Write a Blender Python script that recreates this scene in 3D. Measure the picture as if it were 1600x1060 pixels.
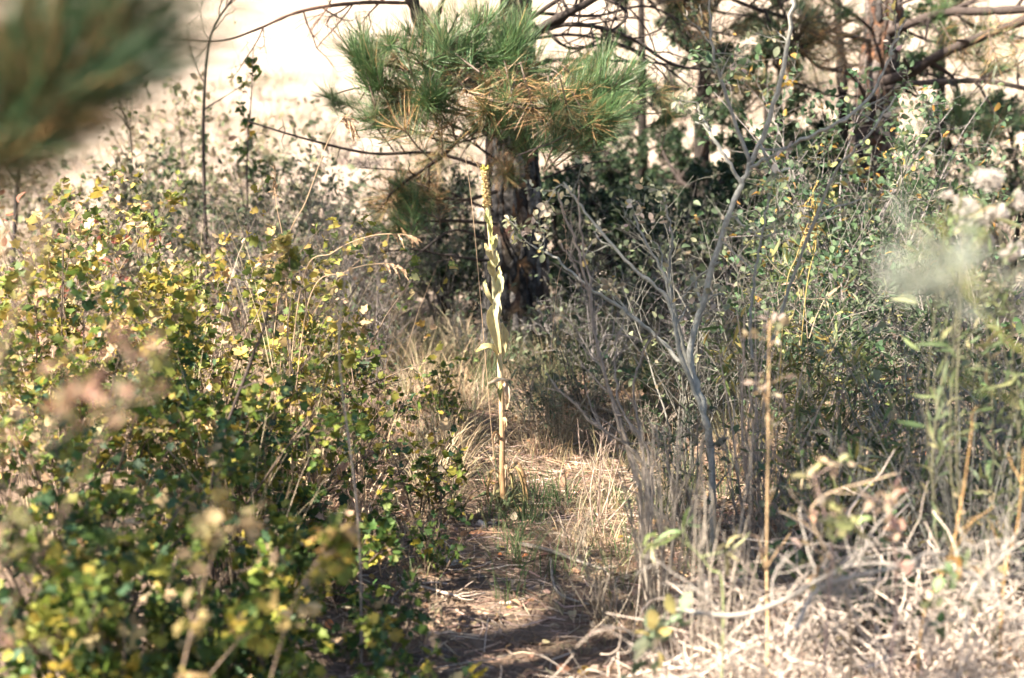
import bpy, math
import numpy as np
from mathutils import Matrix, Vector

for o in list(bpy.data.objects):
    bpy.data.objects.remove(o)

# ----------------------------------------------------------------- camera, sky, sun, exposure
SC = bpy.context.scene
COL = SC.collection
CAM_H, PITCH, FPX = 1.5, math.radians(9.18), 2222.0

cam_data = bpy.data.cameras.new('camera')
cam_data.lens = 50.0
cam_data.sensor_width = 36.0
cam_data.clip_start = 0.05
cam_data.clip_end = 600.0
cam_data.dof.use_dof = True
cam_data.dof.focus_distance = 5.55
cam_data.dof.aperture_fstop = 2.0
cam_data.dof.aperture_blades = 8
cam = bpy.data.objects.new('camera', cam_data)
COL.objects.link(cam)
cam.location = (0, 0, CAM_H)
cam.rotation_euler = (math.pi / 2 - PITCH, 0, 0)
SC.camera = cam

TO_SUN = Vector((-0.60, -0.36, 0.71)).normalized()
world = bpy.data.worlds.new('World')
SC.world = world
world.use_nodes = True
wn = world.node_tree
sky = wn.nodes.new('ShaderNodeTexSky')
sky.sky_type = 'NISHITA'
sky.sun_disc = False
sky.air_density = 1.0
sky.dust_density = 1.0
sky.ozone_density = 1.0
sky.sun_elevation = math.asin(TO_SUN.z)
sky.sun_rotation = math.atan2(TO_SUN.x, TO_SUN.y)
bg = wn.nodes['Background']
bg.inputs['Strength'].default_value = 0.054
wn.links.new(sky.outputs['Color'], bg.inputs['Color'])

sun_data = bpy.data.lights.new('sun', 'SUN')
sun_data.energy = 5.0
sun_data.angle = math.radians(0.53)
sun_data.color = (1.0, 0.89, 0.75)
sun = bpy.data.objects.new('sun', sun_data)
COL.objects.link(sun)
sun.rotation_euler = TO_SUN.to_track_quat('Z', 'Y').to_euler()

SC.view_settings.view_transform = 'Standard'
SC.view_settings.look = 'None'
SC.view_settings.gamma = 1.0
SC.view_settings.exposure = 2.45
SC.render.engine = 'CYCLES'
SC.cycles.max_bounces = 3
SC.cycles.diffuse_bounces = 3
SC.cycles.glossy_bounces = 2
SC.cycles.transmission_bounces = 4
SC.cycles.caustics_reflective = False
SC.cycles.caustics_refractive = False
SC.cycles.sample_clamp_indirect = 6.0
SC.cycles.use_denoising = True
SC.cycles.use_adaptive_sampling = True
SC.cycles.adaptive_threshold = 0.03

# ----------------------------------------------------------------- helpers
RNG = np.random.default_rng(11)
_cp, _sp = math.cos(PITCH), math.sin(PITCH)


def P(px, py, d):
    """a point of the place seen at photo pixel (px, py), d metres in front of the camera"""
    a, b = (px - 800) / FPX, (530 - py) / FPX
    v = np.array([a, _cp + b * _sp, -_sp + b * _cp])
    return np.array([0, 0, CAM_H]) + v * (d / v[1])


def project(p):
    p = np.atleast_2d(p) - np.array([0, 0, CAM_H])
    dep = p[:, 1] * _cp - p[:, 2] * _sp
    up = p[:, 1] * _sp + p[:, 2] * _cp
    return 800 + FPX * p[:, 0] / dep, 530 - FPX * up / dep, dep


def nrm(v):
    v = np.asarray(v, float)
    return v / (np.linalg.norm(v, axis=-1, keepdims=True) + 1e-12)


def ground_z(x, y):
    x, y = np.asarray(x, float), np.asarray(y, float)
    z = 0.025 * np.sin(1.7 * x + 0.6 * y) * np.cos(1.1 * y) + 0.012 * np.sin(5.1 * x + 1.3) * np.sin(4.3 * y + 0.4)
    z = z + 0.10 * np.clip(np.abs(x) - 0.45, 0, 1.2) * np.exp(-((y - 4) / 3.5) ** 2)
    hill = np.clip(y - 15.0, 0, None)
    z = z + 0.42 * hill ** 2 / (hill + 7.0) + 0.35 * np.sin(0.31 * x + 0.2 * y) * np.clip((y - 15) / 15, 0, 1)
    return z


class Geo:
    """collects vertices, faces and a colour per vertex; becomes ONE mesh"""
    def __init__(self):
        self.v, self.f4, self.f3, self.c, self.n = [], [], [], [], 0
        self.pend = {}

    def add(self, v, f4=None, f3=None, c=(.5, .5, .5)):
        v = np.asarray(v, float)
        c = np.asarray(c, float)
        if c.ndim == 1:
            c = np.repeat(c[None], len(v), 0)
        self.v.append(v)
        self.c.append(c)
        if f4 is not None and len(f4):
            self.f4.append(np.asarray(f4, np.int64) + self.n)
        if f3 is not None and len(f3):
            self.f3.append(np.asarray(f3, np.int64) + self.n)
        self.n += len(v)
        return self

    def tube(self, path, r, c=(.3, .25, .2), sides=5, wob=0.0):
        path = np.asarray(path, float)
        n = len(path)
        r = np.interp(np.linspace(0, 1, n), np.linspace(0, 1, len(np.atleast_1d(r))), np.atleast_1d(r))
        t = nrm(np.gradient(path, axis=0))
        ref = np.array([0.31, 0.17, 0.93]) if abs(t[0] @ np.array([0.31, 0.17, 0.93])) < .9 else np.array([1., 0, 0])
        u = nrm(np.cross(t, ref))
        w = np.cross(t, u)
        a = np.arange(sides) * 2 * np.pi / sides
        rr = r[:, None] * (1 + wob * RNG.normal(size=(n, sides)))
        V = path[:, None] + rr[..., None] * (np.cos(a)[None, :, None] * u[:, None] + np.sin(a)[None, :, None] * w[:, None])
        V = V.reshape(-1, 3)
        i = np.arange(n - 1)[:, None] * sides
        k = np.arange(sides)[None]
        k2 = (k + 1) % sides
        q = np.stack([i + k, i + k2, i + sides + k2, i + sides + k], -1).reshape(-1, 4)
        V = np.vstack([V, path[-1] + t[-1] * r[-1]])
        e = (n - 1) * sides
        f3 = [(e + j, e + (j + 1) % sides, n * sides) for j in range(sides)]
        return self.add(V, q, f3, c)

    def thin(self, path, r0, r1, c, sides):
        """a twig, built together with all other twigs of its kind"""
        self.pend.setdefault((len(path), sides), []).append((path, r0, r1, c))
        self.n = max(self.n, 1) if not self.v else self.n

    def flush(self):
        if not self.v:
            self.n = 0
        for (n, sides), L in self.pend.items():
            m = len(L)
            path = np.array([x[0] for x in L])
            tt = np.linspace(0, 1, n)[None]
            r = np.array([x[1] for x in L])[:, None] * (1 - tt) + np.array([x[2] for x in L])[:, None] * tt
            r = r * (1 + .08 * RNG.normal(size=r.shape))
            t = nrm(np.gradient(path, axis=1))
            ref = np.where(np.abs(t[:, :1, 2:3]) < .8, np.array([0., 0, 1]), np.array([1., 0, 0]))
            u = nrm(np.cross(t, np.broadcast_to(ref, t.shape)))
            w = np.cross(t, u)
            a = np.arange(sides) * 2 * np.pi / sides
            V = path[:, :, None] + r[..., None, None] * (np.cos(a)[None, None, :, None] * u[:, :, None] + np.sin(a)[None, None, :, None] * w[:, :, None])
            V = V.reshape(-1, 3)
            i = (np.arange(m) * n * sides)[:, None, None] + (np.arange(n - 1) * sides)[None, :, None]
            k = np.arange(sides)[None, None]
            k2 = (k + 1) % sides
            q = np.stack([i + k, i + k2, i + sides + k2, i + sides + k], -1).reshape(-1, 4)
            self.add(V, q, None, np.repeat(np.array([x[3] for x in L]), n * sides, 0))
        self.pend = {}

    def mesh(self, name, mat, smooth=True):
        self.flush()
        me = bpy.data.meshes.new(name)
        V = np.concatenate(self.v)
        C = np.concatenate(self.c)
        f4 = np.concatenate(self.f4) if self.f4 else np.zeros((0, 4), np.int64)
        f3 = np.concatenate(self.f3) if self.f3 else np.zeros((0, 3), np.int64)
        me.vertices.add(len(V))
        me.vertices.foreach_set('co', V.astype(np.float32).ravel())
        nl = f4.size + f3.size
        me.loops.add(nl)
        me.loops.foreach_set('vertex_index', np.concatenate([f4.ravel(), f3.ravel()]).astype(np.int32))
        np_ = len(f4) + len(f3)
        me.polygons.add(np_)
        st = np.concatenate([np.arange(len(f4)) * 4, f4.size + np.arange(len(f3)) * 3]).astype(np.int32)
        me.polygons.foreach_set('loop_start', st)
        if smooth:
            me.polygons.foreach_set('use_smooth', np.ones(np_, bool))
        at = me.attributes.new('tint', 'FLOAT_COLOR', 'POINT')
        at.data.foreach_set('color', np.hstack([C, np.ones((len(C), 1))]).astype(np.float32).ravel())
        me.materials.append(mat)
        me.update(calc_edges=True)
        return me


OFF = {}


def thing(name, base, label, cat, group=None):
    o = bpy.data.objects.new(name, None)
    COL.objects.link(o)
    o.empty_display_size = 0.1
    o.location = base
    OFF[o] = np.asarray(base, float)
    o['label'] = label
    o['category'] = cat
    if group:
        o['group'] = group
    return o


def part(name, geo, mat, parent, kind=None, smooth=True):
    geo.flush()
    if geo.n == 0:
        return None
    off = OFF[parent]
    geo.v = [v - off for v in geo.v]
    o = bpy.data.objects.new(name, geo.mesh(name, mat, smooth))
    COL.objects.link(o)
    o.parent = parent
    OFF[o] = off
    if kind:
        o['kind'] = kind
    return o


def solo(name, geo, mat, label=None, cat=None, group=None, kind=None, base=None, smooth=True):
    base = np.zeros(3) if base is None else np.asarray(base, float)
    geo.flush()
    geo.v = [v - base for v in geo.v]
    o = bpy.data.objects.new(name, geo.mesh(name, mat, smooth))
    COL.objects.link(o)
    o.location = base
    OFF[o] = base
    for k, val in (('label', label), ('category', cat), ('group', group), ('kind', kind)):
        if val:
            o[k] = val
    return o


def inst(name, me, parent, pos, R3, size, color=None):
    o = bpy.data.objects.new(name, me)
    COL.objects.link(o)
    o.parent = parent
    M = np.eye(4)
    M[:3, :3] = np.asarray(R3) * size
    M[:3, 3] = np.asarray(pos) - OFF[parent]
    o.matrix_local = Matrix(M.tolist())
    if color is not None:
        o.color = (*color, 1)
    return o


# ----------------------------------------------------------------- materials
def material(name, source='attr', rough=.75, transl=0.0, spec=.25, vary=.25, scale=40., bump=0.0, bump_scale=60.):
    m = bpy.data.materials.new(name)
    m.use_nodes = True
    nt = m.node_tree
    nt.nodes.clear()
    N, L = nt.nodes.new, nt.links.new
    out = N('ShaderNodeOutputMaterial')
    b = N('ShaderNodeBsdfPrincipled')
    b.inputs['Roughness'].default_value = rough
    b.inputs['Specular IOR Level'].default_value = spec
    if source == 'attr':
        s = N('ShaderNodeAttribute')
        s.attribute_name = 'tint'
        col = s.outputs['Color']
    else:
        s = N('ShaderNodeObjectInfo')
        col = s.outputs['Color']
    tc = N('ShaderNodeTexCoord')
    nz = N('ShaderNodeTexNoise')
    nz.inputs['Scale'].default_value = scale
    nz.inputs['Detail'].default_value = 3
    L(tc.outputs['Object'], nz.inputs['Vector'])
    mr = N('ShaderNodeMapRange')
    mr.inputs['From Min'].default_value = .3
    mr.inputs['From Max'].default_value = .7
    mr.inputs['To Min'].default_value = 1 - vary
    mr.inputs['To Max'].default_value = 1 + vary
    L(nz.outputs['Fac'], mr.inputs['Value'])
    mx = N('ShaderNodeVectorMath')
    mx.operation = 'SCALE'
    L(col, mx.inputs[0])
    L(mr.outputs['Result'], mx.inputs['Scale'])
    L(mx.outputs['Vector'], b.inputs['Base Color'])
    if bump:
        bn = N('ShaderNodeTexNoise')
        bn.inputs['Scale'].default_value = bump_scale
        bn.inputs['Detail'].default_value = 6
        L(tc.outputs['Object'], bn.inputs['Vector'])
        bp = N('ShaderNodeBump')
        bp.inputs['Strength'].default_value = bump
        bp.inputs['Distance'].default_value = 0.01
        L(bn.outputs['Fac'], bp.inputs['Height'])
        L(bp.outputs['Normal'], b.inputs['Normal'])
    if transl:
        t = N('ShaderNodeBsdfTranslucent')
        L(mx.outputs['Vector'], t.inputs['Color'])
        x = N('ShaderNodeMixShader')
        x.inputs['Fac'].default_value = transl
        L(b.outputs['BSDF'], x.inputs[1])
        L(t.outputs['BSDF'], x.inputs[2])
        L(x.outputs['Shader'], out.inputs['Surface'])
    else:
        L(b.outputs['BSDF'], out.inputs['Surface'])
    return m


M_LEAF = material('leaf_surface', 'attr', .6, .35, .3, .18, 55)
M_LEAFO = material('leaf_surface_single', 'object', .6, .35, .3, .2, 3.0)
M_GRASS = material('grass_blade', 'attr', .7, .25, .2, .12, 25)
M_NEEDLE = material('pine_needle', 'attr', .45, .12, .45, .1, 30)
M_TWIG = material('twig_bark', 'attr', .85, 0, .15, .25, 70, .35, 180)
M_BARK = material('trunk_bark', 'attr', .92, 0, .1, .45, 22, .9, 45)
M_PLATE = material('bark_plate_surface', 'object', .95, 0, .08, .75, 34, 1.0, 55)
M_STONE = material('stone_surface', 'object', .85, 0, .2, .2, 30, .5, 60)
M_WOOLLY = material('woolly_leaf', 'attr', .9, .22, .1, .12, 40, .25, 300)
M_FLUFF = material('seed_fluff', 'attr', .95, .4, .05, .1, 40)


def ground_material():
    m = bpy.data.materials.new('ground_litter')
    m.use_nodes = True
    nt = m.node_tree
    N, L = nt.nodes.new, nt.links.new
    b = nt.nodes['Principled BSDF']
    b.inputs['Roughness'].default_value = .95
    b.inputs['Specular IOR Level'].default_value = .1
    tc = N('ShaderNodeTexCoord')
    n1 = N('ShaderNodeTexNoise'); n1.inputs['Scale'].default_value = 3.2; n1.inputs['Detail'].default_value = 8; n1.inputs['Roughness'].default_value = .7
    n2 = N('ShaderNodeTexNoise'); n2.inputs['Scale'].default_value = 46; n2.inputs['Detail'].default_value = 6; n2.inputs['Roughness'].default_value = .75
    for n in (n1, n2):
        L(tc.outputs['Object'], n.inputs['Vector'])
    r1 = N('ShaderNodeValToRGB')
    e = r1.color_ramp.elements
    e[0].position, e[0].color = .32, (.075, .056, .042, 1)
    e[1].position, e[1].color = .70, (.38, .27, .20, 1)
    x = r1.color_ramp.elements.new(.5); x.color = (.20, .148, .112, 1)
    mixv = N('ShaderNodeMath'); mixv.operation = 'MULTIPLY_ADD'
    mixv.inputs[1].default_value = .55
    L(n2.outputs['Fac'], mixv.inputs[0])
    sc = N('ShaderNodeMath'); sc.operation = 'MULTIPLY'; sc.inputs[1].default_value = .45
    L(n1.outputs['Fac'], sc.inputs[0])
    L(sc.outputs[0], mixv.inputs[2])
    L(mixv.outputs[0], r1.inputs['Fac'])
    # open slope of cured straw-coloured grass beyond the trees
    r2 = N('ShaderNodeValToRGB')
    f = r2.color_ramp.elements
    f[0].position, f[0].color = .3, (.22, .17, .13, 1)
    f[1].position, f[1].color = .7, (.42, .345, .28, 1)
    n3 = N('ShaderNodeTexNoise'); n3.inputs['Scale'].default_value = .9; n3.inputs['Detail'].default_value = 9
    L(tc.outputs['Object'], n3.inputs['Vector'])
    L(n3.outputs['Fac'], r2.inputs['Fac'])
    sp = N('ShaderNodeSeparateXYZ')
    L(tc.outputs['Object'], sp.inputs[0])
    mr = N('ShaderNodeMapRange')
    mr.inputs['From Min'].default_value = 11.0
    mr.inputs['From Max'].default_value = 14.0
    ad = N('ShaderNodeMath'); ad.operation = 'MULTIPLY_ADD'; ad.inputs[1].default_value = 3.0
    L(n1.outputs['Fac'], ad.inputs[0]); L(sp.outputs['Y'], ad.inputs[2])
    L(ad.outputs[0], mr.inputs['Value'])
    mx = N('ShaderNodeMix'); mx.data_type = 'RGBA'
    L(mr.outputs['Result'], mx.inputs['Factor'])
    L(r1.outputs['Color'], mx.inputs['A']); L(r2.outputs['Color'], mx.inputs['B'])
    L(mx.outputs['Result'], b.inputs['Base Color'])
    bp = N('ShaderNodeBump'); bp.inputs['Strength'].default_value = .9; bp.inputs['Distance'].default_value = .02
    L(n2.outputs['Fac'], bp.inputs['Height']); L(bp.outputs['Normal'], b.inputs['Normal'])
    return m


# ----------------------------------------------------------------- leaf shapes, merged and single
def leaf_shape(kind):
    if kind == 'lobed':
        h = [(.0, .0), (.14, .04), (.44, .16), (.50, .34), (.33, .42), (.46, .58), (.44, .74), (.22, .72), (.16, .92), (0, 1.0)]
    elif kind == 'oval':
        h = [(0, 0), (.16, .14), (.30, .38), (.32, .6), (.2, .85), (0, 1.0)]
    elif kind == 'lance':
        h = [(0, 0), (.05, .12), (.085, .38), (.07, .65), (.035, .87), (0, 1.0)]
    elif kind == 'lobed_small':
        h = [(0, 0), (.46, .22), (.31, .42), (.46, .66), (.18, .74), (0, 1)]
    elif kind == 'mini':
        h = [(0, 0), (.30, .5), (0, 1.0)]
    h = np.array(h)
    y = h[:, 1]
    mid = np.stack([np.zeros(len(h)), y], 1)
    n = len(h)
    pts = np.vstack([mid, h[1:-1], h[1:-1] * [-1, 1]])
    f3, f4 = [], []
    R = lambda i: n + i - 1
    Lf = lambda i: n + (n - 2) + i - 1
    for S, fl in ((R, 0), (Lf, 1)):
        f3.append((0, S(1), 1) if not fl else (0, 1, S(1)))
        for i in range(1, n - 2):
            f4.append((i, S(i), S(i + 1), i + 1) if not fl else (i, i + 1, S(i + 1), S(i)))
        f3.append((n - 2, S(n - 2), n - 1) if not fl else (n - 2, n - 1, S(n - 2)))
    v = np.zeros((len(pts), 3))
    v[:, :2] = pts
    v[:, 2] = .32 * np.abs(pts[:, 0]) - .22 * pts[:, 1] ** 2
    if kind == 'lance':
        v[:, 2] = .5 * np.abs(pts[:, 0]) - .30 * pts[:, 1] ** 2.2
    return v, np.array(f4), np.array(f3)


SHAPES = {k: leaf_shape(k) for k in ('lobed', 'oval', 'lance', 'mini', 'lobed_small')}
LEAF_ME = {}
for k, (v, f4, f3) in SHAPES.items():
    LEAF_ME[k] = [Geo().add(v * [1, 1, s], f4, f3).mesh('leaf', M_LEAFO) for s in (1.0, 2.2, -.6)]


def frames(d, up):
    y = nrm(d)
    z = nrm(up - (up * y).sum(-1, keepdims=True) * y)
    x = np.cross(y, z)
    return np.stack([x, y, z], -1)


def add_leaves(geo, kind, pos, R, size, col):
    v, f4, f3 = SHAPES[kind]
    n, m = len(pos), len(v)
    if n == 0:
        return
    bend = RNG.choice([1.0, 2.0, -.5, .4], n)
    vv = np.repeat(v[None], n, 0)
    vv[..., 2] *= bend[:, None]
    V = np.einsum('nij,nmj->nmi', R, vv) * size[:, None, None] + pos[:, None]
    o = (np.arange(n) * m)[:, None, None]
    geo.add(V.reshape(-1, 3), (f4[None] + o).reshape(-1, 4), (f3[None] + o).reshape(-1, 3), np.repeat(col, m, 0))


def pick(palette, n, jit=.18):
    c = np.array([p[:3] for p in palette])
    w = np.array([p[3] for p in palette])
    i = RNG.choice(len(c), n, p=w / w.sum())
    out = c[i] * (1 + jit * RNG.normal(size=(n, 1))) * (1 + .06 * RNG.normal(size=(n, 3)))
    return np.clip(out, .01, .9)


def curve(p0, d, L, n=7, bend=.35, grav=0.0, zig=.0):
    """a wandering path of length L starting at p0 along d"""
    d = np.asarray(d, float)
    d = d / (math.sqrt(d @ d) + 1e-12)
    k = np.arange(1, n)[:, None]
    R = RNG.normal(size=(n, 3))
    D = d + R[0] * (bend / n) * k + np.cumsum(R[1:], 0) * ((bend * .35 + zig) / math.sqrt(n))
    D[:, 2] += grav / n * k[:, 0]
    D /= np.sqrt((D * D).sum(1))[:, None] + 1e-9
    return np.vstack([np.asarray(p0, float)[None], np.asarray(p0, float) + np.cumsum(D, 0) * (L / (n - 1))])


def smooth_path(pts, n=None):
    """Catmull-Rom through the points"""
    pts = np.asarray(pts, float)
    n = n or max(8, 4 * len(pts))
    q = np.vstack([2 * pts[0] - pts[1], pts, 2 * pts[-1] - pts[-2]])
    out = []
    for t in np.linspace(0, len(pts) - 1 - 1e-6, n):
        i = int(t)
        u = t - i
        a, b, c, d = q[i:i + 4]
        out.append(.5 * (2 * b + (c - a) * u + (2 * a - 5 * b + 4 * c - d) * u * u + (3 * b - a - 3 * c + d) * u ** 3))
    return np.array(out)


def along(path, t):
    t = np.clip(t, 0, 1) * (len(path) - 1)
    i = np.minimum(t.astype(int), len(path) - 2)
    f = (t - i)[:, None]
    return path[i] * (1 - f) + path[i + 1] * f, nrm(path[i + 1] - path[i])


def twiggy(geo, path, r0, r1, col, n_sub=6, sub_len=.3, levels=1, t0=.25, sides=5, grav=.15, spread=.9, ends=None, jit=.12):
    """a branch with side twigs; collects twig paths in ends"""
    c = np.clip(np.array(col) * (1 + jit * RNG.normal()), .01, .9)
    geo.thin(path, r0, r1, c, sides)
    if ends is not None:
        ends.append(path)
    if levels <= 0:
        return
    ts = np.sort(RNG.uniform(t0, 1, n_sub))
    pp, dd = along(path, ts)
    for t, p, d in zip(ts, pp, dd):
        dirn = nrm(d * RNG.uniform(.35, 1.0) + nrm(RNG.normal(size=3)) * spread + np.array([0, 0, grav]))
        L = sub_len * RNG.uniform(.45, 1.25) * (1.15 - .6 * t)
        r = (r0 + (r1 - r0) * t) * .55
        sub = curve(p, dirn, L, 6 if levels > 1 else 5, .55, grav * .6, .25)
        twiggy(geo, sub, max(r, .0011), max(r * .4, .0007), col, max(2, n_sub // 2), sub_len * .5, levels - 1, .2, max(3, sides - 1), grav, spread, ends, jit)


LEAF_TOTAL = [0]


def foliage_on(root, twigs, kind, size, n_leaves, palette, n_single, name='leaf', up_bias=1.0, flop=.55, gap=.015, t_lo=.15):
    ti = RNG.integers(0, len(twigs), n_leaves)
    tw = [twigs[i] for i in ti]
    pos, dr = np.zeros((n_leaves, 3)), np.zeros((n_leaves, 3))
    for i, p in enumerate(tw):
        a, d = along(p, np.array([t_lo + (1 - t_lo) * math.sqrt(RNG.random())]))
        pos[i], dr[i] = a[0], d[0]
    side = nrm(RNG.normal(size=(n_leaves, 3)))
    d = nrm(dr * .5 + side * 1.0 + np.array([0, 0, .15]))
    pos = pos + d * gap * RNG.uniform(.2, 1.5, (n_leaves, 1))
    up = nrm(np.array([0, 0, up_bias]) + RNG.normal(size=(n_leaves, 3)) * flop)
    R = frames(d, up)
    s = size * np.clip(1 + .3 * RNG.normal(size=n_leaves), .45, 1.7)
    col = pick(palette, n_leaves)
    own = pick(palette, len(twigs), .1)[ti] * (1 + .14 * RNG.normal(size=(n_leaves, 1)))
    col = np.clip(np.where(RNG.random((n_leaves, 1)) < .55, own, col), .01, .9)
    px, py, dep = project(pos)
    ok = (dep > .2) & (px > -20) & (px < 1620) & (py > -20) & (py < 1080)
    order = np.argsort(np.where(ok, -(s / np.maximum(dep, .2)), 9))
    singles = order[:min(n_single, int(ok.sum()))]
    mask = np.ones(n_leaves, bool)
    mask[singles] = False
    for i in singles:
        inst(name, LEAF_ME[kind][RNG.integers(3)], root, pos[i], R[i], s[i], col[i])
    LEAF_TOTAL[0] += len(singles)
    g = Geo()
    add_leaves(g, 'lobed_small' if kind == 'lobed' else kind, pos[mask], R[mask], s[mask], col[mask])
    part('foliage', g, M_LEAF, root, 'stuff')


def shrub(name, x, y, h, spread, label, cat, palette, kind='lobed', size=.03, n_leaves=900, n_stems=9, n_single=120,
          stem_col=(.16, .12, .09), group=None, lean=(0, 0), levels=2, n_sub=7, r0=.006, stem_up=1.0, t_lo=.15, flop=.55):
    base = np.array([x, y, float(ground_z(x, y))])
    root = thing(name, base, label, cat, group)
    ends = []
    for k in range(n_stems):
        a = 2 * np.pi * (k + RNG.uniform(-.4, .4)) / n_stems
        out = RNG.uniform(.1, 1.0) * spread / h
        d = np.array([math.cos(a) * out + lean[0], math.sin(a) * out + lean[1], stem_up])
        b = base + np.array([math.cos(a), math.sin(a), 0]) * .04 * RNG.random() - [0, 0, .03]
        L = h * RNG.uniform(.8, 1.1) * (1 + .25 * out)
        g = Geo()
        e = []
        twiggy(g, curve(b, d, L, 9, .4, -.1, .08), r0 * RNG.uniform(.7, 1.3), r0 * .25, stem_col, n_sub, h * .42, levels, .2, 5, .2, .95, e)
        part('stem', g, M_TWIG, root)
        ends += e[1:] if len(e) > 1 else e
    foliage_on(root, ends, kind, size, n_leaves, palette, n_single, flop=flop, t_lo=t_lo)
    return root


# ----------------------------------------------------------------- ground
def build_ground():
    ys = np.concatenate([np.linspace(-14, 1.5, 24), np.linspace(1.6, 10, 130), np.linspace(10.15, 40, 70), np.linspace(41, 140, 40)])
    xs0 = np.concatenate([np.linspace(-90, -6, 36), np.linspace(-5.9, -2.6, 22), np.linspace(-2.55, 2.55, 100), np.linspace(2.6, 5.9, 22), np.linspace(6, 90, 36)])
    X, Y = np.meshgrid(xs0, ys)
    Z = ground_z(X, Y) + RNG.normal(size=X.shape) * .0035 * ((np.abs(X) < 3) & (Y > 1.5) & (Y < 10))
    nx, ny = len(xs0), len(ys)
    i = np.arange(ny - 1)[:, None] * nx + np.arange(nx - 1)[None]
    q = np.stack([i, i + 1, i + nx + 1, i + nx], -1).reshape(-1, 4)
    g = Geo().add(np.stack([X, Y, Z], -1).reshape(-1, 3), q)
    solo('ground', g, ground_material(), kind='structure', label='brown needle-littered soil rising to a bright straw-coloured slope', cat='ground')


build_ground()


# ----------------------------------------------------------------- grass, litter (stuff)
def grass_mass(name, label, clumps, palette, blades=70, h=.35, width=.0035, spread=.6, droop=.8, seg=6, jit=.3, colj=.15, rad=.05):
    """clumps: (n,2) xy; curved ribbons fanning out of every clump"""
    n = len(clumps) * blades
    cx = np.repeat(clumps, blades, 0)
    a = RNG.uniform(0, 2 * np.pi, n)
    rr = rad * np.sqrt(RNG.random(n))
    bx, by = cx[:, 0] + rr * np.cos(a), cx[:, 1] + rr * np.sin(a)
    bz = ground_z(bx, by) - .01
    hs = np.repeat(h * np.clip(1 + jit * RNG.normal(size=len(clumps)), .4, 1.7), blades) * RNG.uniform(.35, 1.1, n)
    az = a + RNG.normal(size=n) * .9
    lean = np.abs(RNG.normal(size=n)) * spread
    dr = np.abs(RNG.normal(size=n)) * droop
    t = np.linspace(0, 1, seg)[None]
    ang = lean[:, None] * (.35 + .65 * t) + dr[:, None] * t ** 2
    ang = np.minimum(ang, 2.4)
    dl = (hs / (seg - 1))[:, None]
    hor = np.concatenate([np.zeros((n, 1)), np.cumsum(np.sin(ang[:, 1:]) * dl, 1)], 1)
    ver = np.concatenate([np.zeros((n, 1)), np.cumsum(np.cos(ang[:, 1:]) * dl, 1)], 1)
    wig = RNG.normal(size=(n, 1)) * .12 * hor
    X = bx[:, None] + hor * np.cos(az)[:, None] - wig * np.sin(az)[:, None]
    Y = by[:, None] + hor * np.sin(az)[:, None] + wig * np.cos(az)[:, None]
    Z = np.maximum(bz[:, None] + ver, ground_z(X, Y) + .004)
    C = np.stack([X, Y, Z], -1)
    fa = RNG.uniform(0, np.pi, n)
    w = width * RNG.uniform(.6, 1.5, n)[:, None] * np.clip(1.05 - t ** 1.6, .06, 1)
    off = np.stack([np.cos(fa)[:, None] * w, np.sin(fa)[:, None] * w, 0 * w], -1) * .5
    V = np.stack([C - off, C + off], 2).reshape(-1, 3)
    i = (np.arange(n) * seg * 2)[:, None] + (np.arange(seg - 1) * 2)[None]
    q = np.stack([i, i + 1, i + 3, i + 2], -1).reshape(-1, 4)
    cc = np.repeat(pick(palette, len(clumps), .1), blades, 0) * .5 + pick(palette, n, colj) * .5
    g = Geo().add(V, q, None, np.repeat(cc, seg * 2, 0))
    return solo(name, g, M_GRASS, label, 'grass', kind='stuff')


def scatter(n, x0, x1, y0, y1, keep=None):
    p = np.stack([RNG.uniform(x0, x1, n), RNG.uniform(y0, y1, n)], 1)
    if keep is not None:
        p = p[keep(p[:, 0], p[:, 1])]
    return p


TAN = [(.50, .38, .25, 3), (.40, .29, .18, 3), (.58, .47, .34, 2), (.30, .22, .13, 1)]
GREY_GREEN = [(.085, .115, .055, 3), (.14, .155, .08, 2), (.06, .09, .04, 2), (.26, .21, .13, 1)]
GREENG = [(.07, .13, .05, 2), (.11, .16, .07, 2), (.19, .2, .1, 1)]

grass_mass('dry_grass', 'dry tan grass stems standing among the leafy bushes', scatter(52, -2.1, -.5, 3.8, 6.6), TAN, 13, .72, .0034, .28, .5, 6)
path_ok = lambda x, y: ~((np.abs(x - .02 - .05 * (y - 4)) < .30) & (y < 5.6))
grass_mass('dry_grass', 'sunlit tangle of dry tan grass left of the flower stalk', scatter(95, -1.55, -.16, 5.0, 8.6), TAN + [(.6, .48, .36, 2), (.14, .17, .08, 2)], 52, .36, .0034, .7, 1.1)
grass_mass('grass', 'grey-green grass standing round the charred pine trunk base', scatter(90, -1.3, 1.3, 7.0, 9.6, lambda x, y: np.hypot(x + .02, y - 8.57) > .28), GREY_GREEN + [(.34, .27, .17, 1)], 50, .36, .0036, .4, .7)
grass_mass('grass', 'thin dry and green grass on the ground beyond the stalk', scatter(90, -.3, 1.6, 5.3, 8.3), TAN + GREY_GREEN, 34, .22, .003, .8, .9)
grass_mass('grass', 'short green grass blades round the flower stalk foot', np.vstack([scatter(12, -.2, .25, 5.0, 5.6), scatter(16, -.1, .5, 4.2, 5.5)]), GREENG, 26, .17, .003, .5, .7, rad=.06)
grass_mass('grass', 'grey-green and tan grass under the bare grey shrub', scatter(110, .5, 2.6, 4.2, 8.0), GREY_GREEN + [(.40, .32, .2, 1.2)], 40, .28, .0035, .5, .9)
grass_mass('dry_grass', 'pale cured grass covering the bright open slope', scatter(700, -10, 10, 12.5, 24), [(.40, .32, .24, 2), (.3, .24, .17, 1), (.46, .38, .3, 1)], 19, .45, .012, .6, .8, 4, rad=.25)


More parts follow.
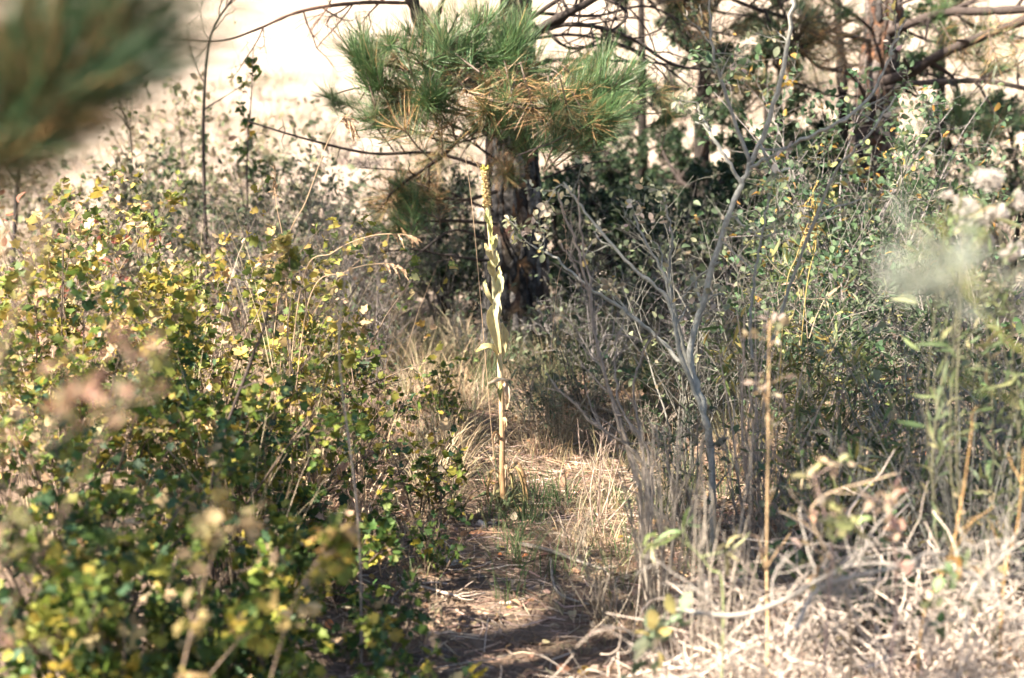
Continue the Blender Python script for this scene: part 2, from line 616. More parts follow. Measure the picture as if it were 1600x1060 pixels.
def litter():
    def flat(name, label, n, L, w, pal, x0, x1, y0, y1, z=.006, seg=2):
        p = scatter(n, x0, x1, y0, y1)
        a = RNG.uniform(0, np.pi * 2, n)
        l = L * RNG.uniform(.4, 1.2, n)
        mid_b = RNG.normal(size=n) * .12
        d = np.stack([np.cos(a), np.sin(a)], 1)
        s = np.stack([-d[:, 1], d[:, 0]], 1)
        t = np.array([-.5, 0, .5])
        C = p[:, None] + d[:, None] * (l[:, None] * t)[..., None] + s[:, None] * (l * mid_b)[:, None, None] * np.array([0, 1, 0])[None, :, None]
        zz = ground_z(C[..., 0], C[..., 1]) + z * RNG.uniform(.4, 3.0, n)[:, None] + RNG.normal(size=(n, 3)) * z * .8
        zz = np.maximum(zz, ground_z(C[..., 0], C[..., 1]) + .002)
        ww = w * RNG.uniform(.6, 1.4, n)
        o = np.concatenate([s[:, None] * ww[:, None, None] * .5 * np.ones((1, 3, 1)), (RNG.normal(size=(n, 1, 1)) * ww[:, None, None] * .4) * np.ones((1, 3, 1))], -1)
        C3 = np.concatenate([C, zz[..., None]], -1)
        V = np.stack([C3 - o, C3 + o], 2).reshape(-1, 3)
        i = (np.arange(n) * 6)[:, None] + np.array([0, 2])[None]
        q = np.stack([i, i + 1, i + 3, i + 2], -1).reshape(-1, 4)
        solo(name, Geo().add(V, q, None, np.repeat(pick(pal, n), 6, 0)), M_GRASS, label, 'litter', kind='stuff')
    flat('needle_litter', 'fallen brown pine needles covering the path', 21000, .15, .0022,
         [(.33, .22, .15, 3), (.24, .17, .12, 3), (.50, .39, .31, 2.4), (.13, .1, .075, 2)], -.95, 1.5, 3.4, 9.2)
    # fallen leaves, curled
    n = 2600
    p = scatter(n, -1.1, 1.7, 3.4, 9.0)
    pos = np.column_stack([p, ground_z(p[:, 0], p[:, 1]) + .008 + .012 * RNG.random(n)])
    d = nrm(np.column_stack([RNG.normal(size=(n, 2)), RNG.normal(size=n) * .25]))
    up = nrm(np.array([0, 0, 1.]) + RNG.normal(size=(n, 3)) * .5)
    g = Geo()
    add_leaves(g, 'oval', pos, frames(d, up), .03 * RNG.uniform(.5, 1.4, n), pick([(.42, .28, .18, 3), (.55, .40, .28, 2), (.3, .18, .1, 2), (.45, .33, .09, .6), (.5, .2, .08, .3)], n))
    solo('fallen_leaves', g, M_LEAF, 'curled brown fallen leaves strewn over the path', 'leaf litter', kind='stuff')
    g = Geo()
    for x, y in scatter(420, -1.0, 1.7, 3.5, 9):
        a = RNG.uniform(0, 6.3)
        c = curve([x, y, float(ground_z(x, y)) + .006], [math.cos(a), math.sin(a), .05], RNG.uniform(.06, .3), 5, .4)
        c[:, 2] = np.maximum(c[:, 2], ground_z(c[:, 0], c[:, 1]) + .003)
        g.tube(c, [.0028, .0015], np.array([.30, .25, .21]) * RNG.uniform(.5, 1.5), 4)
    solo('twig_litter', g, M_TWIG, 'thin grey twigs lying on the path', 'litter', kind='stuff')


grass_mass('grass', 'mixed low grass closing in on both path edges', np.vstack([scatter(34, .16, .46, 3.8, 5.4), scatter(22, -.46, -.24, 3.7, 5.4)]), GREENG + TAN + [(.2, .17, .12, 3)], 24, .16, .003, .8, 1.1, rad=.07)
grass_mass('dry_grass', 'matted brown and tan grass beyond the stalk', scatter(120, -.45, 1.5, 5.7, 8.2), [(.30, .22, .14, 3), (.42, .32, .22, 2), (.16, .13, .08, 2), (.13, .15, .08, 1.6)], 34, .20, .003, 1.0, 1.2, rad=.09)
litter()


# ----------------------------------------------------------------- flower stalk (mullein)
def ribbon_leaf(geo, spine, widths, normal, col, fold=.35, tip_col=None, curl=0.0, twist=0.0, thick=.0012):
    """a leaf blade along a spine, cupped across, with real thickness"""
    s = smooth_path(spine, 11)
    n = len(s)
    t = nrm(np.gradient(s, axis=0))
    nn = np.asarray(normal, float)[None] - (t @ np.asarray(normal, float))[:, None] * t
    nn = nrm(nn)
    x = np.cross(t, nn)
    tt = np.linspace(0, 1, n)
    ca, sa = np.cos(twist * tt)[:, None], np.sin(twist * tt)[:, None]
    x, nn = x * ca + nn * sa, nn * ca - x * sa
    w = np.interp(tt, np.linspace(0, 1, len(widths)), widths)
    us = np.linspace(-1, 1, 7)
    V = []
    for sgn in (1, -1):
        ang = us[None] * (fold + curl * tt[:, None]) * 1.6
        rad = w[:, None] / np.maximum(np.abs(fold + curl * tt[:, None]) * 1.6, .15)
        X = np.sin(ang) * rad
        Z = (1 - np.cos(ang)) * rad + .0016 * np.sin(9 * tt[:, None] + 3 * us[None]) + sgn * thick * .5
        V.append(s[:, None] + X[..., None] * x[:, None] + Z[..., None] * nn[:, None])
    m = 7
    Vv = np.concatenate([v.reshape(-1, 3) for v in V])
    i = np.arange(n - 1)[:, None] * m + np.arange(m - 1)[None]
    q = np.stack([i, i + 1, i + m + 1, i + m], -1).reshape(-1, 4)
    q2 = q[:, ::-1] + n * m
    c0 = np.asarray(col)
    c1 = np.asarray(tip_col if tip_col is not None else col)
    cc = c0[None] * (1 - tt[:, None] ** 2) + c1[None] * tt[:, None] ** 2
    cc = np.tile(np.repeat(cc, m, 0), (2, 1))
    cc = cc * (1 + .10 * RNG.normal(size=(len(cc), 1)))
    Vv = Vv + np.tile(RNG.normal(size=(n * m, 3)) * .0011, (2, 1))
    geo.add(Vv, np.vstack([q, q2]), None, np.clip(cc, .02, .9))


def build_mullein():
    D = 5.3
    base = P(788, 803, D)
    base[2] = float(ground_z(base[0], base[1]))
    root = thing('mullein_plant', base, 'tall pale dry flower stalk with clasping leaves standing alone on the path', 'plant')
    pts = [(788, 806), (785, 740), (785, 690), (784, 640), (782, 590), (779, 530), (774, 470), (769, 400), (764, 345), (760, 300), (757, 266)]
    sp = smooth_path([P(x, y, D) for x, y in pts], 40)
    sp[0, 2] = base[2] - .03
    g = Geo()
    n = len(sp)
    c = np.array([(.47, .30, .17)] * n)
    tt = np.linspace(0, 1, n)
    cols = np.array([np.interp(tt, [0, .25, .4, .6, 1], v) for v in ([.34, .56, .68, .70, .5], [.21, .37, .54, .62, .42], [.11, .22, .34, .38, .2])]).T
    g.tube(sp, [.013, .011, .0105, .010, .009, .007], (.5, .4, .3), 9, .05)
    g.c = [np.vstack([np.repeat(cols, 9, 0), cols[-1:]])]
    stalk = part('stalk', g, M_WOOLLY, root)

    # seed spike
    g = Geo()
    a0, _ = along(sp, np.array([.83]))
    top = sp[int(.84 * n):]
    g.tube(smooth_path(top, 26), [.010, .0125, .0118, .0095, .006], (.30, .21, .11), 10, .12)
    spike = part('seed_spike', g, M_WOOLLY, root)
    g = Geo()
    k = 330
    pp, dd = along(top, np.linspace(0, .96, k))
    for i in range(k):
        a = i * 2.399
        rad = (.0128 - .0045 * i / k) * RNG.uniform(.85, 1.2)
        o = np.array([math.cos(a), math.sin(a), .1 * RNG.normal()])
        c = pp[i] + o * rad
        col = np.array([(.46, .33, .16), (.22, .14, .07), (.56, .43, .23), (.34, .29, .12)][RNG.integers(4)]) * RNG.uniform(.8, 1.2)
        r = RNG.uniform(.0028, .0054)
        u = nrm(np.cross(o, [0, 0, 1]))
        w = np.cross(u, o)
        V = np.array([c - o * r, c + u * r, c + w * r, c - u * r, c - w * r, c + o * r * 1.5])
        g.add(V, None, [(0, 2, 1), (0, 3, 2), (0, 4, 3), (0, 1, 4), (5, 1, 2), (5, 2, 3), (5, 3, 4), (5, 4, 1)], col)
    part('seed_capsules', g, M_WOOLLY, spike, 'stuff')
    tipc = sp[-1]
    for i in range(9):
        a = i * 2.4
        d = np.array([math.cos(a) * .6, math.sin(a) * .6, .8 if i < 6 else 1.4])
        g = Geo()
        q0 = tipc + np.array([math.cos(a), math.sin(a), 0]) * .005 + [0, 0, -.006]
        ribbon_leaf(g, [q0, q0 + d * .010, q0 + d * .017 + [0, 0, .002]], [.0025, .0055, .003], -d + [0, 0, .9], (.62, .56, .16), .5)
        part('flower_bud', g, M_WOOLLY, spike)

    cam_n = np.array([0, -1.0, .25])
    pale, green, tan, brown = (.62, .515, .275), (.37, .37, .13), (.60, .44, .28), (.40, .26, .14)

    def lf(points, w, col, tip=None, normal=None, fold=.4, curl=0., twist=0., name='leaf'):
        g = Geo()
        pts = [P(x, y, D + dz) for x, y, dz in points]
        ribbon_leaf(g, pts, np.array(w) / 419.0 * 1.02, cam_n if normal is None else normal, col, fold, tip, curl, twist)
        part(name, g, M_WOOLLY, root)
    # (px, py, depth offset), half widths in photo pixels
    lf([(782, 578, -.01), (778, 560, -.02), (769, 545, -.04), (757, 542, -.06), (744, 550, -.08)], [3, 6, 8, 6, 1], pale, green, (.1, -.5, 1))
    lf([(783, 562, .01), (788, 540, 0), (789, 520, -.01), (784, 505, -.02)], [2, 6, 6, 1], pale, pale)
    lf([(781, 552, -.015), (773, 520, -.03), (769, 495, -.04), (774, 480, -.04), (779, 472, -.03)], [3, 9, 11, 8, 2], pale, (.5, .5, .28), None, .7)
    lf([(776, 500, -.02), (777, 485, -.035), (776, 470, -.04), (781, 455, -.02)], [3, 8, 6, 1], (.62, .58, .4), pale)
    lf([(773, 477, -.01), (763, 462, -.03), (757, 447, -.03), (759, 438, -.03)], [2, 4, 4, 1], pale, (.5, .52, .28))
    lf([(775, 470, 0), (780, 452, -.02), (782, 436, -.03), (779, 428, -.02)], [3, 7, 6, 1], (.56, .54, .34), green)
    lf([(774, 445, 0), (779, 428, -.02), (781, 416, -.02)], [3, 5, 1], pale, pale)
    lf([(771, 432, -.01), (766, 418, -.03), (764, 408, -.04)], [3, 6, 2], pale, green, (0, -1, .7), .5)
    lf([(772, 420, 0), (777, 406, -.02), (776, 392, -.02)], [2, 4, 1], (.52, .5, .27), pale)
    lf([(769, 406, -.01), (763, 394, -.03), (758, 380, -.03)], [3, 5, 1], pale, pale)
    lf([(770, 392, 0), (774, 378, -.02), (777, 367, -.02)], [3, 5, 1], (.58, .55, .3), pale)
    lf([(768, 382, -.02), (769, 372, -.03), (771, 380, -.05)], [3, 5, 1], green, green, (0, -.6, 1))
    lf([(767, 368, -.01), (766, 352, -.02), (768, 338, -.02)], [3, 4, 1], (.5, .48, .2), (.46, .46, .18))
    lf([(765, 352, -.01), (760, 340, -.02), (761, 328, -.02)], [2, 3, 1], (.5, .48, .2), (.46, .46, .18))
    lf([(790, 596, -.01), (783, 595, -.03), (773, 597, -.05), (764, 601, -.05)], [4, 6, 7, 5], (.72, .62, .48), (.72, .62, .48), (0, -.4, 1), 1.35, .2, name='rolled_leaf')
    lf([(785, 598, 0), (791, 606, -.02), (793, 622, -.03), (792, 640, -.03)], [3, 6, 6, 2], (.58, .45, .32), tan, None, .9, .3)
    lf([(784, 600, -.02), (781, 612, -.03), (782, 628, -.02)], [2, 4, 1], (.34, .33, .12), (.4, .35, .18))
    lf([(785, 660, 0), (788, 655, -.02), (790, 662, -.03), (788, 674, -.03)], [2, 3, 3, 1], tan, brown)
    lf([(784, 690, 0), (776, 676, -.03), (771, 684, -.05), (772, 708, -.05)], [2, 3, 4, 1], tan, tan, None, 1.0)
    for i in range(7):
        a = i * 2.399
        zt = RNG.uniform(.05, .2)
        p0 = base + np.array([.012 * math.cos(a), .012 * math.sin(a), zt])
        o = np.array([math.cos(a), math.sin(a), 0])
        L = RNG.uniform(.03, .075)
        pts = [p0, p0 + o * L * .6 + [0, 0, .02], p0 + o * L - [0, 0, zt * .45], p0 + o * L * RNG.uniform(.6, 1.3) - [0, 0, zt * .93]]
        g = Geo()
        ribbon_leaf(g, pts, [.003, .008, .011, .003], o + [0, 0, .3], [tan, (.46, .33, .16), (.5, .40, .2), brown][RNG.integers(4)], 1.1, None, .3, RNG.normal() * .9)
        part('dry_leaf', g, M_WOOLLY, root)
    for i in range(7):
        a = i * .9 + .3
        o = np.array([math.cos(a), math.sin(a), 0])
        p0 = base + o * .015 + [0, 0, .015]
        L = RNG.uniform(.06, .11)
        g = Geo()
        ribbon_leaf(g, [p0, p0 + o * L * .5 + [0, 0, .03], p0 + o * L + [0, 0, .012]], [.006, .022, .004], [0, 0, 1], (.16, .2, .1) if i % 2 else (.3, .27, .13), .4)
        part('basal_leaf', g, M_WOOLLY, root)


build_mullein()


# ----------------------------------------------------------------- pines
TUFT_ARR = {}


def needle_tuft(n, L, palette, r=.0012, back=.24, spread=(.3, .95), coarse=False):
    """needles along the last stretch of a twig, swept forward and up; twig runs along +Z, ends at the origin, +Y is up"""
    g = Geo()
    m = n // 3
    a = RNG.uniform(0, 2 * np.pi, m)
    u = RNG.random(m) ** 1.35
    z0 = -back * u
    th = spread[0] + (spread[1] - spread[0]) * (.25 + .75 * u) * RNG.uniform(.5, 1.2, m)
    th = th + (RNG.random(m) < .08) * .5
    a, z0, th = (np.repeat(q, 3) for q in (a, z0, th))
    n = m * 3
    a, th = a + RNG.normal(size=n) * .10, th + RNG.normal(size=n) * .07
    d = np.stack([np.sin(th) * np.cos(a), np.sin(th) * np.sin(a), np.cos(th)], 1)
    p0 = np.stack([0 * a, .012 * np.sin(z0 * 14), z0], 1) + d * .003
    l = L * np.clip(1 + .2 * RNG.normal(size=n), .45, 1.35) * (1 - .25 * np.repeat(u, 3))
    bend = RNG.normal(size=(n, 3)) * .09 + np.array([0, .20, .05])
    t = np.array([0, .4, .75, 1.0])
    C = p0[:, None] + d[:, None] * (l[:, None] * t)[..., None] + bend[:, None] * (l[:, None] * t ** 2)[..., None]
    s = nrm(np.cross(d, RNG.normal(size=(n, 3))))
    w = r * np.array([.9, 1.0, .8, .15])
    if coarse:
        C, w = C[:, [0, 3]], w[[1, 2]]
    k = C.shape[1]
    V = np.stack([C - s[:, None] * w[None, :, None], C + s[:, None] * w[None, :, None]], 2).reshape(-1, 3)
    i = (np.arange(n) * 2 * k)[:, None] + (np.arange(k - 1) * 2)[None]
    q = np.stack([i, i + 1, i + 3, i + 2], -1).reshape(-1, 4)
    g.add(V, q, None, np.repeat(pick(palette, n, .15), 2 * k, 0))
    g.tube([(0, 0, -back * 1.15), (0, -.01, -back * .5), (0, 0, .004)], [.0045, .005, .004], (.14, .10, .075), 5)
    me = g.mesh('needle_tuft', M_NEEDLE)
    TUFT_ARR[me.name] = (np.concatenate(g.v), np.concatenate(g.f4), np.concatenate(g.f3), np.concatenate(g.c))
    return me


G_GREEN = [(.055, .115, .045, 3), (.085, .155, .06, 3), (.14, .21, .085, 1.8), (.30, .2, .09, .2)]
G_SHADED = [(.032, .07, .03, 3), (.05, .10, .042, 3), (.24, .13, .055, 1.0)]  # greens darkened in place of shade on the near bough, plus rusty needles
G_PALE = [(.16, .20, .10, 2), (.25, .27, .15, 2), (.36, .34, .21, 1.5), (.08, .12, .05, 1)]
G_MIX = [(.06, .10, .04, 2), (.12, .14, .06, 1.5), (.40, .25, .11, 1.6), (.30, .18, .08, 1)]
G_TAN = [(.46, .30, .16, 3), (.34, .21, .11, 2), (.55, .42, .26, 1), (.12, .14, .06, .6)]
TUFT = {'green': [needle_tuft(int(RNG.integers(110, 190)), RNG.uniform(.15, .21), G_GREEN, spread=(.25, RNG.uniform(.8, 1.25)), back=RNG.uniform(.16, .3)) for _ in range(7)],
        'pale': [needle_tuft(int(RNG.integers(100, 170)), RNG.uniform(.15, .21), G_PALE, spread=(.25, RNG.uniform(.8, 1.25)), back=RNG.uniform(.16, .3)) for _ in range(4)],
        'mix': [needle_tuft(150, .18, G_MIX, spread=(.4, 1.5)) for _ in range(4)],
        'tan': [needle_tuft(130, .18, G_TAN, spread=(.6, 2.0)) for _ in range(2)],
        'deep': [needle_tuft(240, .18, G_SHADED) for _ in range(2)],
        'far': [needle_tuft(84, .18, G_GREEN, .0026, coarse=True) for _ in range(3)]}


def put_tuft(parent, pos, d, kind='green', size=1.0, name='needle_tuft'):
    d = nrm(d)
    yy = nrm(np.array([0, 0, 1.0]) + RNG.normal(size=3) * .35)
    yy = nrm(yy - (yy @ d) * d)
    R = np.stack([np.cross(yy, d), yy, d], -1)
    me = TUFT[kind]
    if isinstance(parent, Geo):
        v, f4, f3, c = TUFT_ARR[me[RNG.integers(len(me))].name]
        return parent.add(v @ (R * size).T + np.asarray(pos), f4, f3, c)
    return inst(name, me[RNG.integers(len(me))], parent, pos, R, size)


def trunk_geo(path, radii, col, sides=18, wob=.05):
    g = Geo()
    g.tube(path, radii, col, sides, wob)
    return g


def bark_plates(trunk, path, radii, z_hi, cols, w=.06, h=.2, thick=.011):
    """separate raised plates of bark over the trunk: wavering columns of long plates with furrows between"""
    path = np.asarray(path)
    zs = path[:, 2]
    z0 = path[0, 2] + .02
    rm = float(np.interp(z0 + .5 * (z_hi - z0), zs, radii))
    n = max(7, int(2 * np.pi * rm / w))
    amp, fr, ph = RNG.uniform(.15, .42, n), RNG.uniform(3, 9, n), RNG.uniform(0, 6.3, n)
    jitter = RNG.uniform(-.25, .25, n)
    edge = lambda k, z: (k + jitter[k % n] + amp[k % n] * np.sin(fr[k % n] * z + ph[k % n]) + .12 * np.sin(23 * z + 2 * ph[k % n])) * 2 * np.pi / n
    pw = np.array([q[3] for q in cols]) / sum(q[3] for q in cols)
    for k in range(n):
        if math.sin((k + .5) * 2 * np.pi / n) > .5:
            continue
        z = z0 - RNG.uniform(0, h)
        while z < z_hi:
            hh = h * RNG.uniform(.3, 1.6)
            m = 7
            v = np.linspace(0, 1, m)
            slope = RNG.normal() * .02
            zl, zr = z + .005 + v * (hh - .01), z + .005 + slope + v * (hh - .01)
            L, R = edge(k, zl), edge(k + 1, zr)
            L, R = L + RNG.normal(size=m) * .012, R + RNG.normal(size=m) * .012
            mid = (L + R) / 2
            pin = RNG.uniform(.82, .98) * np.where((v == 0) | (v == 1), RNG.uniform(.25, .8), 1.0) * RNG.uniform(.86, 1.04, m)
            L, R = mid + (L - mid) * pin, mid + (R - mid) * pin
            tk = thick * RNG.uniform(.4, 1.6)
            V = []
            for th, zz, lift in ((L, zl, -.006), (L * .9 + mid * .1, zl, tk * .7), (mid, (zl + zr) / 2, tk), (R * .9 + mid * .1, zr, tk * .75), (R, zr, -.006)):
                rr = np.interp(zz, zs, radii) + lift + RNG.normal(size=m) * .0035
                rr[0] -= .006 + (lift > 0) * tk * .8
                rr[-1] -= .006 + (lift > 0) * tk * .8
                V.append(np.stack([np.interp(zz, zs, path[:, 0]) + rr * np.cos(th), np.interp(zz, zs, path[:, 1]) + rr * np.sin(th), zz], 1))
            V = np.concatenate(V)
            f4 = [(i * m + j, (i + 1) * m + j, (i + 1) * m + j + 1, i * m + j + 1) for i in range(4) for j in range(m - 1)]
            if z + hh > z0:
                o = part('bark_plate', Geo().add(V, f4), M_PLATE, trunk, smooth=False)
                c = np.array(cols[RNG.choice(len(cols), p=pw)][:3]) * RNG.uniform(.7, 1.35)
                o.color = (*np.clip(c, .005, .8), 1)
            z += hh


def pine_limb(root, pts, r0, r1, tufts=(), col=(.075, .055, .045), n_sub=0, sub_len=.3, levels=1, name='branch', grav=0.1, t0=.2, crown=None, more=0):
    """pts world points; tufts: list of (t or point, direction, kind, size); needles are sub-parts of the branch"""
    path = smooth_path(pts, max(10, 5 * len(pts)))
    g = Geo()
    if n_sub:
        twiggy(g, path, r0, r1, col, n_sub, sub_len, levels, t0, 7, grav, .8, None)
    else:
        g.tube(path, [r0, r1], col, 7, .10)
    tw = []
    for t, d, kind, size in tufts:
        if np.isscalar(t):
            p, dd = along(path, np.array([t]))
            p, dd = p[0], dd[0]
        else:
            p = np.asarray(t)
            j = np.argmin(np.linalg.norm(path - p, axis=1))
            q = path[max(0, j - 1)]
            dd = nrm(p - q)
            if np.linalg.norm(p - path[j]) > .04:
                g.tube(smooth_path([q, (q + p) / 2 + RNG.normal(size=3) * .01 - [0, 0, .012], p], 6), [.005, .004], col, 5)
        d = dd if d is None else nrm(nrm(np.asarray(d, float)) + .25 * dd)
        tw.append((p, d, kind, size))
    br = part(name, g, M_TWIG, root)
    for p, d, kind, size in tw:
        put_tuft(br if crown is None else crown, p, d, kind, size)
        for k in range(more):
            put_tuft(br, p - d * .045 * (k + 1) + RNG.normal(size=3) * .02, nrm(d + RNG.normal(size=3) * .45), kind, size * RNG.uniform(.8, 1.05))
    return br


UP = (0, -.1, 1)


def build_centre_pine():
    D = 8.57
    base = P(808, 566, D)
    base[2] = float(ground_z(base[0], base[1]))
    root = thing('pine_tree', base, 'pine with thick charred plated trunk behind the pale flower stalk', 'tree')
    pts = [(808, 575), (808, 520), (806, 400), (802, 300), (799, 200), (801, 100), (806, 0), (808, -200), (806, -420), (802, -650)]
    path = smooth_path([P(x, y, D) for x, y in pts], 60)
    rad = np.interp(path[:, 2], [0, .15, .6, 1.0, 1.4, 2.1, 3.0, 4.6], [.235, .205, .185, .165, .14, .085, .065, .02])
    n = len(path)
    g = Geo()
    g.tube(path, rad, (.1, .07, .05), 22, .04)
    cc = pick([(.035, .028, .025, 4), (.07, .045, .032, 2), (.18, .10, .055, .7)], n * 22 + 1)
    g.c = [cc]
    trunk = part('trunk', g, M_BARK, root)
    bark_plates(trunk, path, rad, 2.3, [(.085, .08, .076, 3), (.04, .038, .038, 3), (.14, .128, .118, 1.5), (.11, .085, .068, .8)], .046, .24, .010)

    d1 = 7.2
    Q = lambda x, y, d=d1: P(x, y, d)
    # left needle boughs
    pine_limb(root, [Q(795, 150, 8.4), Q(700, 125, 7.6), Q(640, 109, 7.2), Q(582, 98, 7.1), Q(546, 80, 7.1)], .012, .005,
              [(1.0, (-.7, -.2, .5), 'green', .85), (.93, (-.2, -.3, 1), 'green', .9), (.84, UP, 'green', 1.0), (.74, (.1, -.2, 1), 'pale', .9), (.8, (-.4, -.3, -.6), 'green', .8),
               (.62, (-.2, -.3, -1), 'tan', .8), (.55, (-.2, -.5, .8), 'pale', .9)], more=1)
    pine_limb(root, [Q(700, 165, 7.8), Q(620, 140, 7.4), Q(560, 138, 7.3), Q(512, 151, 7.3)], .008, .003,
              [(1.0, (-.8, -.2, .5), 'green', .62), (.95, (-.3, 0, .8), 'green', .55)], more=1)
    pine_limb(root, [Q(800, 190, 8.4), Q(740, 130, 7.5), Q(697, 108, 7.1), Q(690, 85, 7.0), Q(690, 62, 7.0)], .014, .006,
              [(1.0, (-.05, -.2, 1), 'green', 1.05), (.93, (-.5, -.3, .6), 'pale', 1.0), (.9, (.5, -.3, .7), 'green', .9),
               (Q(762, 30, 7.0), (.3, -.2, 1), 'green', 1.0), (Q(735, 60, 7.0), (.4, -.3, .8), 'green', .9), (Q(715, 20, 7.1), (.1, -.2, 1), 'pale', .8)], more=1)
    pine_limb(root, [Q(800, 175, 8.4), Q(770, 100, 7.5), Q(740, 95, 7.1), Q(790, 85, 7.0), Q(805, 62, 7.0)], .011, .005,
              [(1.0, UP, 'green', 1.0), (.9, (.5, -.4, .6), 'green', 1.0), (.8, (-.1, -.4, .9), 'green', 1.0), (.7, (.2, -.8, .2), 'green', 1.0),
               (Q(800, 110, 7.0), (.7, -.4, -.2), 'green', 1.0), (Q(760, 112, 7.0), (.1, -.6, -.5), 'green', .9)], more=1)
    pine_limb(root, [Q(795, 185, 8.3), Q(730, 170, 7.5), Q(690, 152, 7.1), Q(672, 155, 6.9)], .01, .005,
              [(1.0, (-.1, -.7, .8), 'green', 1.0), (.96, (-.5, -.4, .8), 'green', .95), (.9, (.3, -.4, .9), 'green', .95), (.85, (0, -.2, -1), 'mix', .8), (.7, (-.3, -.3, -.7), 'pale', .8)], more=1)
    pine_limb(root, [Q(790, 195, 8.3), Q(700, 175, 7.5), Q(640, 172, 7.2), Q(566, 186, 7.1)], .01, .004,
              [(1.0, (-.7, -.3, .3), 'green', .8), (.93, (-.2, -.4, .8), 'pale', .85), (.86, (-.3, -.5, -.5), 'green', .8), (.78, (0, -.3, -1), 'tan', .7), (.7, (.2, -.3, -.9), 'mix', .8), (.62, UP, 'pale', .8)], more=1)
    # right needle boughs
    pine_limb(root, [Q(790, 150, 8.3), Q(722, 138, 7.2), Q(775, 158, 6.9), Q(832, 170, 6.8), Q(880, 157, 6.8), Q(962, 132, 6.8)], .012, .005,
              [(1.0, (.7, -.2, .6), 'green', .95), (.95, (.2, -.3, 1), 'green', .95), (.90, (.5, -.4, .7), 'green', .95), (.85, (.1, -.3, 1), 'green', 1), (.8, (.3, -.3, .9), 'green', .9),
               (.9, (.4, -.3, -.7), 'mix', .8), (.72, (-.1, -.3, 1), 'green', .8), (.6, (0, -.4, -1), 'mix', .9), (.5, (0, -.4, -.9), 'tan', .9), (.45, (.1, -.5, .7), 'green', .9),
               (Q(940, 105, 6.9), (.4, -.2, 1), 'green', .9), (Q(980, 115, 6.9), (.8, -.2, .5), 'green', .75)], more=1)
    pine_limb(root, [Q(832, 170, 6.85), Q(850, 190, 6.8), Q(890, 203, 6.7), Q(962, 184, 6.7)], .008, .004,
              [(1.0, (.8, -.3, .4), 'green', .95), (.93, (.2, -.4, .8), 'green', .9), (.8, (.4, -.4, .6), 'green', .95), (.7, (.1, -.4, -.9), 'mix', .95), (.85, (.3, -.4, -.9), 'mix', .85), (.55, (.1, -.4, .9), 'green', .9),
               (.95, (.5, -.3, -.6), 'green', .8), (.45, (-.1, -.2, -1), 'tan', .9)], more=1)
    pine_limb(root, [Q(800, 215, 8.4), Q(790, 185, 7.4), Q(772, 172, 7.0), Q(760, 178, 6.9)], .01, .006,
              [(1.0, (-.2, -.6, -.8), 'mix', .9), (.9, (.3, -.5, -.8), 'tan', .9), (.8, (0, -.8, .3), 'green', .95), (.7, (-.4, -.5, .4), 'pale', .9), (.6, (.2, -.4, .6), 'green', .9)], more=1)
    pine_limb(root, [Q(842, 195, 8.4), Q(940, 175, 8.2), Q(1010, 178, 8.1), Q(1050, 175, 8.1)], .007, .003,
              [(1.0, (.7, -.2, .5), 'green', .8), (.96, (.2, -.1, -.9), 'mix', .75), (.98, (.2, -.2, .9), 'green', .75)], more=1)
    # filling sprays between the main boughs
    for tx, ty in ((565, 60), (610, 70), (600, 160), (640, 55), (655, 95), (630, 200), (700, 130), (720, 70), (745, 20), (690, 190), (735, 195), (820, 30), (835, 90), (850, 140),
                   (820, 215), (870, 230), (905, 110), (935, 215), (985, 160), (1000, 130), (950, 75), (760, 140), (780, 40), (665, 30), (590, 120), (915, 170)):
        dd_ = RNG.uniform(6.8, 7.9)
        tip = Q(tx, ty, dd_)
        root_p = Q(800 + RNG.normal() * 8, 150 + RNG.uniform(-70, 70), 8.45)
        mid = root_p * .45 + tip * .55 + [0, 0, -.06 + RNG.normal() * .04]
        out = tip - mid
        pine_limb(root, [root_p, mid, tip], .008, .003, [(float(t), out / np.linalg.norm(out) * .8 + RNG.normal(size=3) * .45 + [0, -.15, .35], str(RNG.choice(['green', 'green', 'green', 'pale', 'mix'])), RNG.uniform(.7, 1.05)) for t in ((1, .88) if RNG.random() < .6 else (1, .92, .8))],
                  n_sub=3, sub_len=.15)
    # lower dead boughs with rusty needles
    pine_limb(root, [Q(785, 215, 8.4), Q(735, 205, 8.0), Q(690, 245, 7.8), Q(625, 290, 7.6), Q(590, 330, 7.6)], .016, .006,
              [(.75, (-.3, -.3, .6), 'green', .8), (.9, (-.2, -.4, -.7), 'tan', .8), (.55, (-.3, -.3, -.7), 'mix', .7), (1.0, (-.6, -.3, -.2), 'mix', .8)], n_sub=7, sub_len=.25, more=1)
    pine_limb(root, [Q(775, 300, 8.4), Q(730, 312, 8.0), Q(680, 310, 7.8), Q(630, 318, 7.6)], .012, .005,
              [(1.0, (-.7, -.3, .4), 'green', .85), (.9, (-.2, -.3, .9), 'green', .8), (.8, (0, -.4, -.9), 'tan', .85), (.95, (-.3, -.4, -.8), 'mix', .85), (.65, (.1, -.4, .8), 'mix', .8)], n_sub=4, sub_len=.2, more=1)
    pine_limb(root, [Q(775, 350, 8.4), Q(700, 345, 8.0), Q(640, 350, 7.7), Q(605, 362, 7.6)], .011, .004,
              [(1.0, (-.6, -.4, 0), 'green', .8), (.88, (-.2, -.4, -.9), 'tan', .8), (.8, UP, 'green', .7)], n_sub=4, sub_len=.2, more=1)
    pine_limb(root, [Q(800, 290, 8.4), Q(798, 280, 8.1), Q(795, 272, 7.9)], .008, .005,
              [(1.0, (0, -.8, -.3), 'mix', .7), (1.0, (.4, -.6, -.5), 'tan', .7), (.9, (-.4, -.6, .4), 'green', .7)], more=1)
    # bare limbs
    dk = (.05, .04, .036)
